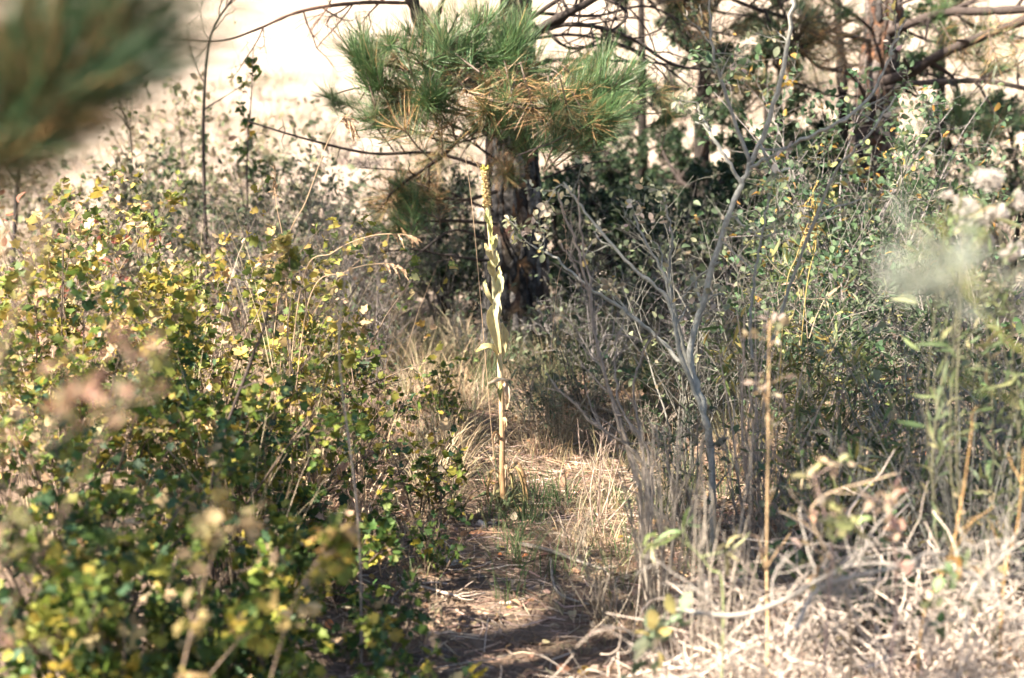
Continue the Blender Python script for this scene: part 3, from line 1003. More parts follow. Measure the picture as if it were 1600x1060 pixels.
    pine_limb(root, [Q(818, 105, 8.5), Q(828, 62, 8.3), Q(855, 38, 8.2), Q(900, 14, 8.1), Q(960, -18, 8.0)], .036, .018, col=dk, n_sub=7, sub_len=.5, levels=2)
    pine_limb(root, [Q(828, 60, 8.35), Q(870, 40, 8.3), Q(930, 42, 8.2), Q(990, 62, 8.2), Q(1050, 100, 8.2), Q(1120, 112, 8.3)], .018, .006, col=dk, n_sub=12, sub_len=.5, levels=2, t0=.3)
    pine_limb(root, [Q(825, 112, 8.5), Q(860, 95, 8.4), Q(940, 95, 8.4), Q(1020, 98, 8.5), Q(1090, 108, 8.6)], .014, .005, col=dk, n_sub=9, sub_len=.45, levels=2)
    pine_limb(root, [Q(812, 40, 8.5), Q(900, -10, 8.3), Q(980, 20, 8.2), Q(935, 62, 8.1), Q(890, 85, 8.1)], .014, .005, col=dk, n_sub=7, sub_len=.3)
    for pts in ([(835, 60, 8.4), (900, 55, 8.6), (985, 75, 8.9), (1060, 120, 9.1), (1130, 190, 9.2)], [(830, 20, 8.5), (930, 25, 8.8), (1010, 10, 9.0), (1080, 40, 9.1), (1160, 60, 9.2)],
                [(840, 110, 8.5), (920, 120, 8.8), (1000, 150, 9.0), (1060, 220, 9.1)], [(850, 45, 8.3), (890, 75, 8.3), (960, 70, 8.5), (1020, 100, 8.6), (1070, 160, 8.7)]):
        pine_limb(root, [Q(*p) for p in pts], .011, .003, col=dk, n_sub=13, sub_len=.5, levels=2, t0=.15)
    for pts in ([(770, 330, 8.4), (700, 300, 8.1), (640, 270, 8.0), (560, 262, 7.9)], [(770, 380, 8.4), (710, 360, 8.1), (650, 400, 7.9), (600, 440, 7.9)], [(775, 250, 8.4), (720, 215, 8.2), (650, 210, 8.0), (590, 225, 8.0)],
                [(850, 400, 8.5), (900, 390, 8.5), (960, 400, 8.6)], [(848, 280, 8.5), (900, 260, 8.5), (960, 250, 8.6)]):
        pine_limb(root, [Q(*p) for p in pts], .008, .003, col=dk, n_sub=11, sub_len=.35, levels=2, t0=.1)
    pine_limb(root, [Q(790, 150, 8.5), Q(720, 110, 8.5), Q(668, 50, 8.5), Q(640, -10, 8.5), Q(610, -90, 8.5)], .055, .035, col=dk, n_sub=3, sub_len=.5)
    pine_limb(root, [Q(645, 5, 8.5), Q(560, 5, 8.2), Q(470, 18, 8.1), Q(400, 47, 8.0), Q(345, 64, 8.0), Q(270, 62, 8.0)], .013, .003, col=(.14, .085, .065), n_sub=13, sub_len=.42, levels=2, t0=.1)
    pine_limb(root, [Q(780, 270, 8.5), Q(680, 240, 8.3), Q(580, 240, 8.2), Q(480, 218, 8.1), Q(388, 190, 8.0)], .012, .005, col=dk, n_sub=6, sub_len=.25)
    pine_limb(root, [Q(780, 410, 8.5), Q(700, 400, 8.2), Q(640, 390, 8.0), Q(560, 400, 7.8)], .010, .003, col=dk, n_sub=8, sub_len=.3, levels=2)
    pine_limb(root, [Q(850, 330, 8.5), Q(870, 335, 8.4), Q(915, 318, 8.4)], .008, .004, col=dk, n_sub=3, sub_len=.2)
    # crown above the frame
    crown = Geo()
    for i in range(52):
        z = 2.5 + 2.4 * i / 52
        a = i * 2.4
        L = 1.95 * (1 - (z - 2.3) / 3.2)
        c0 = np.array([np.interp(z, path[:, 2], path[:, 0]), np.interp(z, path[:, 2], path[:, 1]), z])
        o = np.array([math.cos(a), math.sin(a), .18])
        pine_limb(root, [c0, c0 + o * L * .5, c0 + o * L + [0, 0, .12]], .016, .006,
                  [(t, o * .6 + nrm(RNG.normal(size=3)) * .7 + [0, 0, .3], 'far', 1.1) for t in (1, .93, .85, .75, .65, .55)], crown=crown)
    part('crown', crown, M_NEEDLE, root, 'stuff')


build_centre_pine()


def build_right_pine():
    D = 11.0
    Q = lambda x, y, d=D: P(x, y, d)
    base = Q(1352, 474)
    base[2] = float(ground_z(base[0], base[1]))
    root = thing('pine_tree', base, 'pine with slender reddish trunk behind the leafy green shrub', 'tree')
    pts = [(1350, 480), (1354, 400), (1358, 280), (1366, 200), (1374, 100), (1382, 0), (1388, -200), (1392, -380)]
    path = smooth_path([Q(*p) for p in pts], 50)
    rad = np.interp(path[:, 2], [0, .3, 1.5, 2.5, 4.2], [.21, .175, .15, .125, .03])
    g = Geo()
    g.tube(path, rad, (.1, .07, .05), 18, .05)
    g.c = [pick([(.05, .036, .03, 4), (.10, .055, .036, 2), (.2, .1, .055, .7)], len(path) * 18 + 1)]
    trunk = part('trunk', g, M_BARK, root)
    bark_plates(trunk, path, rad, 2.7, [(.09, .07, .06, 3), (.045, .04, .038, 3), (.15, .085, .058, .7), (.12, .10, .09, 1)], .055, .17, .011)
    dk = (.055, .043, .038)
    pine_limb(root, [Q(1380, 55), Q(1420, 38, 10.6), Q(1475, 20, 10.4), Q(1540, 18, 10.2), Q(1620, 14, 10)], .036, .026, col=dk, n_sub=6, sub_len=.5, levels=2,
              tufts=[(.42, (0, -.6, .2), 'green', .9), (.5, (.2, -.3, .9), 'green', .9), (.46, (-.2, -.3, -.8), 'green', .9)])
    pine_limb(root, [Q(1372, 130), Q(1420, 115, 10.5), Q(1470, 85, 10.2), Q(1540, 55, 10), Q(1630, 20, 9.8)], .040, .034, col=dk, n_sub=5, sub_len=.5, levels=2,
              tufts=[(.6, (.2, -.4, -.8), 'mix', .9), (.75, (0, -.5, .6), 'green', .9)])
    pine_limb(root, [Q(1372, 140), Q(1430, 131, 10.4), Q(1480, 128, 10.1), Q(1540, 127, 9.9), Q(1610, 140, 9.8)], .026, .016, col=dk, n_sub=8, sub_len=.45, levels=2)
    pine_limb(root, [Q(1365, 175), Q(1330, 118, 10.6), Q(1280, 105, 10.2), Q(1248, 70, 10.0), Q(1235, 40, 9.8), Q(1215, 0, 9.7)], .017, .008, col=dk, n_sub=4, sub_len=.3,
              tufts=[(P(1290, 60, 9.9), (.7, -.2, -.6), 'mix', 1.15), (P(1310, 40, 9.9), (.8, -.2, -.4), 'tan', 1.1), (P(1270, 85, 9.9), (.7, -.3, -.5), 'mix', 1.15), (P(1295, 95, 9.9), (.6, -.2, -.7), 'tan', 1.05),
                     (P(1330, 70, 10), (.6, -.2, -.5), 'mix', 1.1), (P(1265, 35, 9.9), (.8, -.2, .1), 'mix', 1.1), (P(1320, 20, 9.9), (.7, -.2, 0), 'green', 1.1), (P(1325, 100, 9.9), (.3, -.3, -.9), 'tan', 1)])
    pine_limb(root, [Q(1375, 70), Q(1200, 20, 10.2), Q(1110, -10, 9.8), Q(1050, 10, 9.5)], .02, .006, col=dk, n_sub=8, sub_len=.45, levels=2,
              tufts=[(1.0, (-.3, -.3, -.6), 'mix', 1.1), (P(1080, 30, 9.6), (-.2, -.3, -.8), 'tan', 1.1), (P(1100, 20, 9.6), (.2, -.3, -.8), 'mix', 1.1), (P(1060, 15, 9.6), (-.4, -.3, .2), 'green', 1.1),
                     (P(1090, 50, 9.6), (.1, -.2, -.9), 'tan', 1.0), (P(1120, 10, 9.7), (.3, -.3, -.4), 'mix', 1.1), (P(1040, 0, 9.6), (-.2, -.2, .6), 'green', 1.1)])
    pine_limb(root, [Q(1365, 200), Q(1420, 230, 10.3), Q(1490, 200, 9.9), Q(1500, 165, 9.8)], .014, .006, col=dk, n_sub=4, sub_len=.25,
              tufts=[(1.0, UP, 'green', 1.0), (.95, (.3, -.2, .9), 'green', 1.0), (.88, (-.3, -.2, .9), 'green', .95), (P(1450, 180, 9.9), (-.1, -.2, .9), 'green', .9), (P(1545, 215, 9.8), (.3, -.3, .7), 'green', 1.0), (P(1520, 240, 9.8), (.3, -.2, -.4), 'mix', .9),
                     (P(1560, 100, 9.7), (0, -.3, -.9), 'mix', 1.2), (P(1590, 80, 9.7), (.2, -.3, -.9), 'tan', 1.1)])
    for pts in ([(1376, 60, 11), (1330, 20, 10.7), (1270, -10, 10.4), (1200, 15, 10.2), (1150, 40, 10.1)], [(1380, 30, 11), (1440, 60, 10.6), (1500, 75, 10.4), (1560, 110, 10.3)],
                [(1370, 150, 11), (1300, 150, 10.7), (1240, 130, 10.5), (1180, 140, 10.4)], [(1370, 110, 11), (1430, 150, 10.6), (1510, 185, 10.4), (1590, 190, 10.2)],
                [(1378, 20, 11), (1450, -5, 10.7), (1520, 40, 10.4), (1600, 60, 10.2)]):
        pine_limb(root, [Q(*p) for p in pts], .014, .005, [(float(t), nrm(RNG.normal(size=3) * [.8, .4, .5]) + np.array([0, -.3, RNG.choice([.5, -.4])]), str(RNG.choice(['green', 'green', 'mix'])), RNG.uniform(.9, 1.2)) for t in (1, .92, .84, .72, .6, .48)],
                  col=dk, n_sub=9, sub_len=.45, levels=2)
    crown = Geo()
    for i in range(22):
        z = 2.75 + 1.6 * i / 22
        a = i * 2.4 + 1
        L = 1.3 * (1 - (z - 2.6) / 2.6)
        c0 = np.array([np.interp(z, path[:, 2], path[:, 0]), np.interp(z, path[:, 2], path[:, 1]), z])
        o = np.array([math.cos(a), math.sin(a), .15])
        pine_limb(root, [c0, c0 + o * L * .5, c0 + o * L + [0, 0, .1]], .016, .006,
                  [(t, o * .6 + nrm(RNG.normal(size=3)) * .7 + [0, 0, .3], 'far', 1.15) for t in (1, .9, .8, .7, .58)], crown=crown)
    part('crown', crown, M_NEEDLE, root, 'stuff')


build_right_pine()


def dark_evergreen(px, d, y_base, y_top, r_px, label, name='juniper_tree', n=1500, trunk_r=.06, lean=0, y_low=None, cat='tree', stems=1, sparse=.75):
    """a background evergreen: trunk, limbs and short dark sprays"""
    x0 = P(px, y_base, d)
    base = np.array([x0[0], d, float(ground_z(x0[0], d))])
    top = P(px + lean, y_top, d)
    root = thing(name, base, label, cat)
    H = top[2] - base[2]
    rad_w = r_px * d / FPX
    ends = []
    for s in range(stems):
        off = np.array([RNG.normal() * .12, RNG.normal() * .12, 0]) * (s > 0)
        tip = top + np.array([RNG.normal() * rad_w * .5, RNG.normal() * rad_w * .4, 0]) * (s > 0)
        path = smooth_path([base + off - [0, 0, .05], base * .6 + tip * .4 + off + RNG.normal(size=3) * .05, tip], 18)
        g = Geo()
        g.tube(path, [trunk_r, trunk_r * .7, trunk_r * .25], (.032, .027, .024), 9, .12)
        part('trunk', g, M_BARK, root)
        for i in range(16 // stems + 3):
            t = RNG.uniform(.22, 1.0)
            p, dd = along(path, np.array([t]))
            a = RNG.uniform(0, 6.28)
            L = rad_w * (1.15 - .6 * t) * RNG.uniform(.6, 1.2)
            g = Geo()
            e = []
            twiggy(g, curve(p[0], [math.cos(a), math.sin(a), .35], L, 8, .5, .2), trunk_r * .28, .004, (.06, .047, .042), 7, L * .5, 2, .25, 5, .15, .9, e)
            part('branch', g, M_TWIG, root)
            ends += e
    # sprays: small clustered scale-leaf sprigs
    ends = [ends[i] for i in RNG.permutation(len(ends))[:int(len(ends) * sparse)]]
    k = n
    pos, dr = np.zeros((k, 3)), np.zeros((k, 3))
    for i in range(k):
        a, dd = along(ends[RNG.integers(len(ends))], np.array([RNG.uniform(.2, 1)]))
        pos[i], dr[i] = a[0], dd[0]
    m = 6
    pos = np.repeat(pos, m, 0) + RNG.normal(size=(k * m, 3)) * .022
    d3 = nrm(np.repeat(dr, m, 0) + RNG.normal(size=(k * m, 3)) * .8)
    R = frames(d3, nrm(RNG.normal(size=(k * m, 3))))
    g = Geo()
    add_leaves(g, 'mini', pos, R, .036 * RNG.uniform(.6, 1.4, k * m), pick([(.030, .058, .028, 3), (.05, .08, .035, 3), (.075, .10, .05, 1), (.018, .035, .02, 2)], k * m))
    part('crown', g, M_LEAF, root, 'stuff')
    return root


dark_evergreen(1108, 12.5, 430, -60, 130, 'dark evergreen with bare lower trunk between the two pines', n=2200, trunk_r=.11)
dark_evergreen(1215, 13.2, 420, 10, 120, 'dark green evergreen standing close behind the reddish pine trunk', n=2100, stems=2, trunk_r=.05)
dark_evergreen(960, 11.2, 470, 240, 120, 'low dark green juniper bush just beyond the charred trunk', 'juniper_bush', n=1900, stems=4, trunk_r=.035, cat='bush', sparse=.9)
dark_evergreen(1085, 10.4, 480, 285, 130, 'wide dark juniper bush behind the bare grey shrub', 'juniper_bush', n=2300, stems=4, trunk_r=.035, cat='bush', sparse=.95)
dark_evergreen(1240, 10.0, 490, 250, 110, 'dark juniper bush below the rusty hanging needles', 'juniper_bush', n=1600, stems=4, trunk_r=.03, cat='bush', sparse=.9)
dark_evergreen(905, 10.6, 475, 290, 95, 'dark juniper bush filling the gap right behind the charred trunk', 'juniper_bush', n=1500, stems=4, trunk_r=.03, cat='bush', sparse=.95)
dark_evergreen(1010, 9.4, 500, 330, 100, 'low dark juniper bush in the deepest shade beyond the canes', 'juniper_bush', n=1500, stems=4, trunk_r=.03, cat='bush', sparse=.95)
dark_evergreen(690, 10.4, 480, 290, 95, 'dark juniper bush behind the rusty needles left of the trunk', 'juniper_bush', n=1100, stems=4, trunk_r=.03, cat='bush', sparse=.85)
dark_evergreen(1580, 12.0, 440, 180, 110, 'dark evergreen bush at the edge beyond the white seed heads', 'juniper_bush', n=1300, stems=3, trunk_r=.035, cat='bush', sparse=.9)


dark_evergreen(1000, 14.0, 410, -90, 105, 'slim dark evergreen seen through the bare pine limbs', n=1800, trunk_r=.07, sparse=.8)
dark_evergreen(1300, 13.6, 415, -110, 130, 'dark evergreen behind the rusty hanging needles', n=2300, trunk_r=.08, sparse=.8)
dark_evergreen(1475, 13.0, 420, -90, 130, 'dark evergreen behind the heavy right pine limbs', n=2200, trunk_r=.07, sparse=.75)

# ----------------------------------------------------------------- near pines: the blurred bough and the trees that shade the path
def near_pine(x, y, H, label, z_lo=1.95, R0=1.5, n=40, seed_a=0.0, skip=None, trunk_r=.11, density=6, boughs=()):
    base = np.array([x, y, float(ground_z(x, y))])
    root = thing('pine_tree', base, label, 'tree')
    path = smooth_path([base - [0, 0, .05], base + [.03, .02, H * .5], base + [0, .05, H]], 24)
    rad = np.linspace(trunk_r, .02, 24)
    part('trunk', trunk_geo(path, rad, (.09, .06, .045), 14, .06), M_BARK, root)
    crown = Geo()
    for i in range(n):
        z = z_lo + (H - z_lo - .1) * i / n
        a = i * 2.4 + seed_a
        L = R0 * (1.05 - .8 * (z - z_lo) / (H - z_lo)) * RNG.uniform(.75, 1.1)
        if skip and skip(a % (2 * math.pi), z):
            continue
        c0 = np.array([np.interp(z, path[:, 2], path[:, 0]), np.interp(z, path[:, 2], path[:, 1]), z])
        o = np.array([math.cos(a), math.sin(a), .16])
        pine_limb(root, [c0, c0 + o * L * .5 - [0, 0, .02], c0 + o * L + [0, 0, .12]], .016, .006,
                  [(float(t), o * .6 + nrm(RNG.normal(size=3)) * .7 + [0, 0, .3], 'far', 1.15) for t in np.linspace(1, .4, density)], crown=crown)
    part('crown', crown, M_NEEDLE, root, 'stuff')
    for pts, tufts in boughs:
        pine_limb(root, pts, .012, .006, tufts, col=(.13, .06, .035), n_sub=3, sub_len=.12)
    return root


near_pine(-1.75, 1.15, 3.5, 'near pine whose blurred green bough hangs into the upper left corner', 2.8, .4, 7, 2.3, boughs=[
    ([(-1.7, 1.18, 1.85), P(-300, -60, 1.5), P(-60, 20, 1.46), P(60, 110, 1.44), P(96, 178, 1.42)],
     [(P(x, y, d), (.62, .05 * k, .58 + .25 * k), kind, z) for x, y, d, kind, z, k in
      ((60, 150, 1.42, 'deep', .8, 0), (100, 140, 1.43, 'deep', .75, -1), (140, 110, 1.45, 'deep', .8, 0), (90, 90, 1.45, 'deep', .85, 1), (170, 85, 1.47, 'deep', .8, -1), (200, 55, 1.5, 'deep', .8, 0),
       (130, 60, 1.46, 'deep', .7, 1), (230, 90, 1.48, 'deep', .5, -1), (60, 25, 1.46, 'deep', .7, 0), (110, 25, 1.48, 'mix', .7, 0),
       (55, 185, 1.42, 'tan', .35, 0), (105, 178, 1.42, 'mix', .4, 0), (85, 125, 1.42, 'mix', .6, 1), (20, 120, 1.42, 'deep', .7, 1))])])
near_pine(-3.2, 2.0, 6.2, 'tall pine outside the view on the sunny side shading the leafy bushes', 2.3, 1.7, 36, 1.1, trunk_r=.14, density=4)
near_pine(-3.9, -1.6, 6.6, 'tall pine behind the viewer shading the path', 2.6, 1.5, 24, 2.0, trunk_r=.14, density=5)
near_pine(-2.4, 4.95, 4.35, 'slim pine outside the view added to shade the ground under the grey shrub', 2.9, .72, 18, .2, trunk_r=.08)  # unseen tree, added for its shadow on the ground beyond the path
near_pine(-1.8, 2.6, 5.0, 'slim pine outside the view added to shade the brush right of the path', 3.1, .75, 20, 1.2, trunk_r=.08)  # unseen tree, added to darken the right-hand brush with its shadow
near_pine(-3.25, 7.6, 6.8, 'pine outside the view added to shade the charred trunk', 2.5, 1.95, 60, .7, trunk_r=.12)  # unseen tree, placed so its shadow covers the trunk and ground behind


# ----------------------------------------------------------------- leafy bushes on the left
CURRANT = [(.068, .115, .026, 3), (.11, .155, .028, 3), (.20, .215, .04, 2.6), (.39, .31, .055, 1.6), (.46, .34, .19, 1.0), (.055, .105, .05, 2.2)]
CURRANT_DARK = [(.05, .10, .034, 3), (.08, .135, .032, 3), (.15, .185, .04, 1.8), (.36, .29, .045, .9), (.42, .30, .17, .5)]
YELLOW = [(.18, .195, .04, 3.4), (.36, .29, .06, 2.2), (.48, .37, .15, 2.0), (.50, .36, .22, 1.4), (.10, .14, .035, 2.8)]
TANLEAF = [(.50, .36, .22, 3), (.42, .27, .16, 2), (.40, .33, .12, 2), (.16, .17, .05, 1.5)]
RED = [(.40, .14, .10, 2), (.46, .25, .17, 2), (.42, .31, .14, 2), (.14, .16, .07, 2)]
GB = 'leafy currant bushes beside the path'
B = lambda x, y, h, s, lab, pal, **k: shrub('currant_bush', x, y, h, s, lab, 'bush', pal, **{**dict(group=GB), **k})
B(-.85, 2.85, .52, .36, 'big-leaved green and yellow bush filling the lower left corner', CURRANT, size=.026, n_leaves=2200, n_single=260)
B(-.50, 3.1, .36, .30, 'low green bush at the bottom edge just left of the path', CURRANT, size=.0245, n_leaves=1700, n_single=240)
B(-1.02, 3.15, .66, .40, 'dark green bush at the left edge below the pinkish blurred stems', CURRANT, size=.025, n_leaves=2200, n_single=240)
B(-.70, 3.45, .48, .34, 'dense green bush behind the tan-leaved sprig', CURRANT, size=.024, n_leaves=2200, n_single=240)
B(-.58, 4.15, .34, .24, 'small green bush whose twigs curve over the path edge', CURRANT_DARK, size=.027, n_leaves=1000, n_single=200, lean=(.1, 0))
B(-1.28, 3.95, .80, .45, 'tall yellowing bush at the left edge halfway up', CURRANT, size=.028, n_leaves=1900, n_single=240)
B(-.88, 4.25, .66, .42, 'green and yellow bush in the middle of the thicket', CURRANT, size=.027, n_leaves=1900, n_single=240)
B(-.74, 4.8, .48, .30, 'thin-leaved green bush in front of the sunlit dry grass', CURRANT, size=.026, n_leaves=800, n_single=140)
B(-1.55, 4.75, .92, .5, 'sunlit yellow-green bush at the left edge above the thicket', YELLOW, size=.030, n_leaves=1700, n_single=200)
B(-1.12, 5.1, .86, .46, 'sunlit golden bush at the top of the thicket', YELLOW, size=.029, n_leaves=1700, n_single=200)
B(-1.45, 5.9, 1.02, .5, 'tan and gold bush behind the thicket below the blurred bough', YELLOW, size=.030, n_leaves=1500, n_single=160)
B(-.86, 5.9, .92, .36, 'sparse golden bush left of the drooping grass plume', YELLOW, size=.028, n_leaves=600, n_single=120)
shrub('sumac_bush', -2.12, 6.1, 1.06, .35, 'red-leaved bush at the far left edge', 'bush', RED, size=.034, n_leaves=300, n_single=120, kind='oval')
B(-.26, 4.45, .22, .14, 'tiny green seedling bush at the path edge', CURRANT_DARK, size=.022, n_leaves=140, n_single=60, n_stems=5)
B(-.33, 5.0, .36, .13, 'little bright green bush beside the dry stalk foot', CURRANT, size=.026, n_leaves=230, n_single=100, n_stems=6)
B(-.62, 5.6, .48, .26, 'small green bush growing among the sunlit dry grass', CURRANT, size=.025, n_leaves=420, n_single=90, n_stems=7)
B(-.85, 6.7, .55, .3, 'sparse green bush behind the sunlit dry grass', CURRANT_DARK, size=.026, n_leaves=420, n_single=70, n_stems=7)
B(-.36, 6.6, .36, .2, 'low green bush close left of the stalk beyond the grass', CURRANT, size=.024, n_leaves=260, n_single=60, n_stems=6)
B(-.30, 3.35, .20, .18, 'low green sprig at the bottom of the path', CURRANT_DARK, size=.027, n_leaves=150, n_single=70, n_stems=5)


def sprig(px_pts, d, label, palette, size, n_leaves, kind='oval', name='dry_sprig', r=.004, n_sub=6, sub=.12, stem=(.3, .22, .16), n_single=80, levels=1, cat='plant', gap=.01):
    pts = [P(x, y, d + (q[0] if q else 0)) for x, y, *q in px_pts]
    base = pts[0].copy()
    base[2] = float(ground_z(base[0], base[1]))
    root = thing(name, base, label, cat)
    path = smooth_path([base - [0, 0, .02], *([pts[0]] if pts[0][2] - base[2] > .05 else []), *pts[1:]], 24)
    g = Geo()
    e = []
    twiggy(g, path, r, r * .35, stem, n_sub, sub, levels, .35, 5, .2, .8, e)
    part('stem', g, M_TWIG, root)
    if n_leaves:
        foliage_on(root, e[1:] or e, kind, size, n_leaves, palette, n_single, gap=gap)
    return root


PINK = [(.38, .24, .17, 3), (.34, .19, .12, 2), (.33, .26, .17, 2), (.22, .2, .1, 1)]
sprig([(-120, 1300), (20, 800), (80, 670), (130, 610)], 1.6, 'blurred pinkish-brown dry stem crossing the left thicket', PINK, .016, 62, n_single=50, r=.002, n_sub=9)
sprig([(-60, 1200), (120, 760), (200, 620), (235, 570)], 1.65, 'second blurred pinkish dry stem with drooping leaves', PINK, .015, 50, n_single=40, r=.002, n_sub=9)
sprig([(-160, 1100), (20, 500), (70, 380), (100, 280)], 1.6, 'blurred tan stem under the hanging pine bough', [(.5, .33, .2, 3), (.42, .28, .14, 2)], .022, 50, kind='lance', n_single=40)
sprig([(250, 1250), (300, 980), (335, 860), (352, 790)], 2.35, 'bright tan-leaved sprig standing out of the lower left bush', [(.42, .32, .17, 3), (.35, .26, .1, 2), (.2, .2, .06, 1.5)], .027, 52, kind='lobed', n_single=46, sub=.14, r=.0026, n_sub=9)
sprig([(380, 1250), (440, 1000), (480, 900), (520, 860)], 2.5, 'pale yellow-green sprig above the bottom left edge', YELLOW, .026, 70, kind='lobed', n_single=60, r=.0026, n_sub=9)
sprig([(480, 700), (450, 540), (455, 460), (450, 380)], 4.6, 'golden-leaved sprig catching sun at the thicket top', YELLOW, .032, 90, kind='lobed', n_single=70)
sprig([(560, 820), (530, 560), (540, 420), (535, 330)], 3.6, 'thin pale upright stem right of the thicket', TANLEAF, .016, 26, n_single=20, sub=.1, stem=(.36, .3, .25))
sprig([(330, 760), (390, 570), (410, 520), (420, 480)], 3.9, 'dark bare curved twig in the left thicket', TANLEAF, .02, 8, r=.007, n_single=8, stem=(.09, .07, .06))
sprig([(320, 330), (318, 180), (328, 60), (362, 0), (380, -30)], 9.0, 'slender dark sapling against the bright slope', CURRANT_DARK, .022, 40, r=.014, n_sub=9, sub=.5, stem=(.10, .08, .07), n_single=20, levels=2, name='sapling', cat='tree')
sprig([(388, 360), (386, 250), (392, 160), (396, 75)], 9.0, 'thin leafy sapling right of the bare dark sapling', CURRANT_DARK, .04, 120, r=.008, n_sub=9, sub=.25, stem=(.10, .08, .07), n_single=60, name='sapling', cat='tree')
sprig([(20, 420), (30, 220), (20, 110), (50, -20)], 9.5, 'dark forked sapling at the upper left edge', CURRANT_DARK, .035, 150, r=.024, n_sub=12, sub=.7, stem=(.06, .05, .05), n_single=40, levels=2, name='sapling', cat='tree')
sprig([(200, 400), (205, 230), (190, 170), (150, 60)], 10.0, 'thin dark sapling beside the blurred bough', CURRANT_DARK, .03, 120, r=.012, n_sub=11, sub=.5, stem=(.07, .06, .05), n_single=40, levels=2, name='sapling', cat='tree')


# ----------------------------------------------------------------- grass plumes
def plume(pts, d, label, n_spk=14, w=.0022, col=(.56, .40, .26), spk=.06):
    p = [P(x, y, d) for x, y in pts]
    base = p[0].copy()
    base[2] = float(ground_z(base[0], base[1]))
    root = thing('grass_plume', base, label, 'grass')
    path = smooth_path([base - [0, 0, .01]] + p[1:], 40)
    g = Geo()
    g.tube(path, [w, w * .5], col, 5)
    part('stem', g, M_GRASS, root)
    for t in np.linspace(.72, 1, n_spk):
        a, dd = along(path, np.array([t]))
        q = nrm(dd[0] * .6 + RNG.normal(size=3) * .35 + [0, 0, -.6])
        g = Geo()
        L = spk * RNG.uniform(.5, 1.1)
        ribbon_leaf(g, [a[0], a[0] + q * L * .5, a[0] + q * L - [0, 0, L * .12]], [.0012, .004, .0008], [0, -1, .4], np.array(col) * RNG.uniform(.85, 1.25), .7)
        part('spikelet', g, M_GRASS, root)


plume([(400, 640), (440, 420), (480, 310), (515, 215), (540, 184), (552, 200)], 5.0, 'tall arching dry grass plume left of the pine needles', 16)
plume([(430, 620), (470, 450), (520, 395), (575, 370), (625, 366), (648, 372)], 5.0, 'pale grass plume bending right below the needles', 14, spk=.05)
plume([(440, 650), (480, 480), (540, 425), (600, 412), (628, 420)], 4.9, 'lower pale grass plume bending right over dry grass', 12, spk=.045)
plume([(450, 600), (446, 420), (432, 320), (430, 265)], 5.6, 'short upright dry seed head left of the arching plume', 12, spk=.05)
plume([(775, 600), (745, 400), (735, 300), (728, 246), (742, 252), (752, 268)], 5.6, 'fine looping grass stem behind the flower spike', 5, .0012, spk=.03)
plume([(850, 620), (870, 450), (885, 400), (880, 330)], 6.4, 'upright dry grass stem in front of the charred trunk edge', 8, .0016, spk=.035)
plume([(1235, 640), (1258, 470), (1275, 380), (1270, 300)], 5.0, 'tall yellow grass stem right of the bare grey shrub', 14, col=(.5, .38, .14), spk=.06)
plume([(1215, 640), (1225, 480), (1245, 400), (1262, 350)], 5.0, 'leaning yellow grass stem right of the bare grey shrub', 12, col=(.5, .37, .15), spk=.06)


# ----------------------------------------------------------------- bare grey shrub on the right
def grey_shrub():
    d = 4.6
    b0 = P(1118, 760, d)
    base = np.array([b0[0], b0[1], float(ground_z(b0[0], b0[1]))])
    root = thing('bare_shrub', base, 'bare grey forking shrub with long leaning stems right of the path', 'shrub')
    gy = (.235, .232, .205)
    ends = []
    S = [
        (.0125, .0075, [(1112, 720, 0), (1100, 640, 0), (1078, 560, .05), (1095, 480, .05), (1140, 335, 0), (1172, 258, 0), (1214, 150, -.05), (1238, 20, -.1), (1246, -40, -.1)], 7),
        (.010, .004, [(1112, 700, 0), (1085, 600, .1), (1040, 540, .15), (985, 492, .15), (925, 452, .1), (870, 405, .1), (832, 384, .1)], 8),
        (.009, .004, [(1100, 650, 0), (1066, 560, 0), (1040, 466, 0), (985, 415, 0), (921, 340, 0), (880, 285, 0)], 7),
        (.008, .003, [(1095, 640, .1), (1062, 520, .1), (1046, 440, .1), (1050, 370, .1), (1035, 300, .1)], 7),
        (.006, .003, [(1060, 540, .05), (1040, 440, .05), (1005, 370, .05), (985, 320, .05)], 5),
        (.0085, .004, [(1172, 258, 0), (1165, 236, 0), (1128, 131, 0), (1113, 75, 0), (1108, -10, 0)], 6),
        (.007, .004, [(1160, 290, 0), (1130, 240, 0), (1100, 190, .05), (1088, 160, .05)], 3),
        (.007, .004, [(1172, 262, 0), (1240, 225, -.1), (1311, 191, -.2), (1360, 150, -.2), (1385, 100, -.2), (1415, 30, -.2)], 6),
        (.005, .003, [(1140, 335, 0), (1165, 355, 0), (1190, 370, 0), (1225, 360, 0)], 4),
        (.005, .002, [(1125, 410, 0), (1085, 440, .1), (1065, 470, .1)], 3),
        (.006, .003, [(1175, 560, -.2), (1172, 500, -.2), (1180, 430, -.2), (1192, 360, -.2), (1205, 300, -.2)], 4),
        (.006, .003, [(1195, 560, -.1), (1290, 300, -.2), (1350, 220, -.3), (1400, 150, -.3)], 5),
    ]
    for r0, r1, pts, ns in S:
        g = Geo()
        e = []
        p = smooth_path([P(x, y, d + dz) for x, y, dz in pts], 6 * len(pts))
        if pts[0][1] > 690:
            p = np.vstack([base - [0, 0, .03], p])
        p[1:-1] += RNG.normal(size=(len(p) - 2, 3)) * .0025
        twiggy(g, p, r0 * .98, r1 * .85, gy, max(2, ns - 2), .19, 2, .25, 7, .15, .8, e)
        part('stem', g, M_TWIG, root)
        ends += [q for q in e[1:]]
    foliage_on(root, ends, 'oval', .022, 800, [(.26, .27, .17, 3), (.36, .33, .22, 2), (.14, .17, .09, 2), (.42, .32, .12, .7), (.5, .43, .33, 1.2)], 160, flop=.8)


grey_shrub()


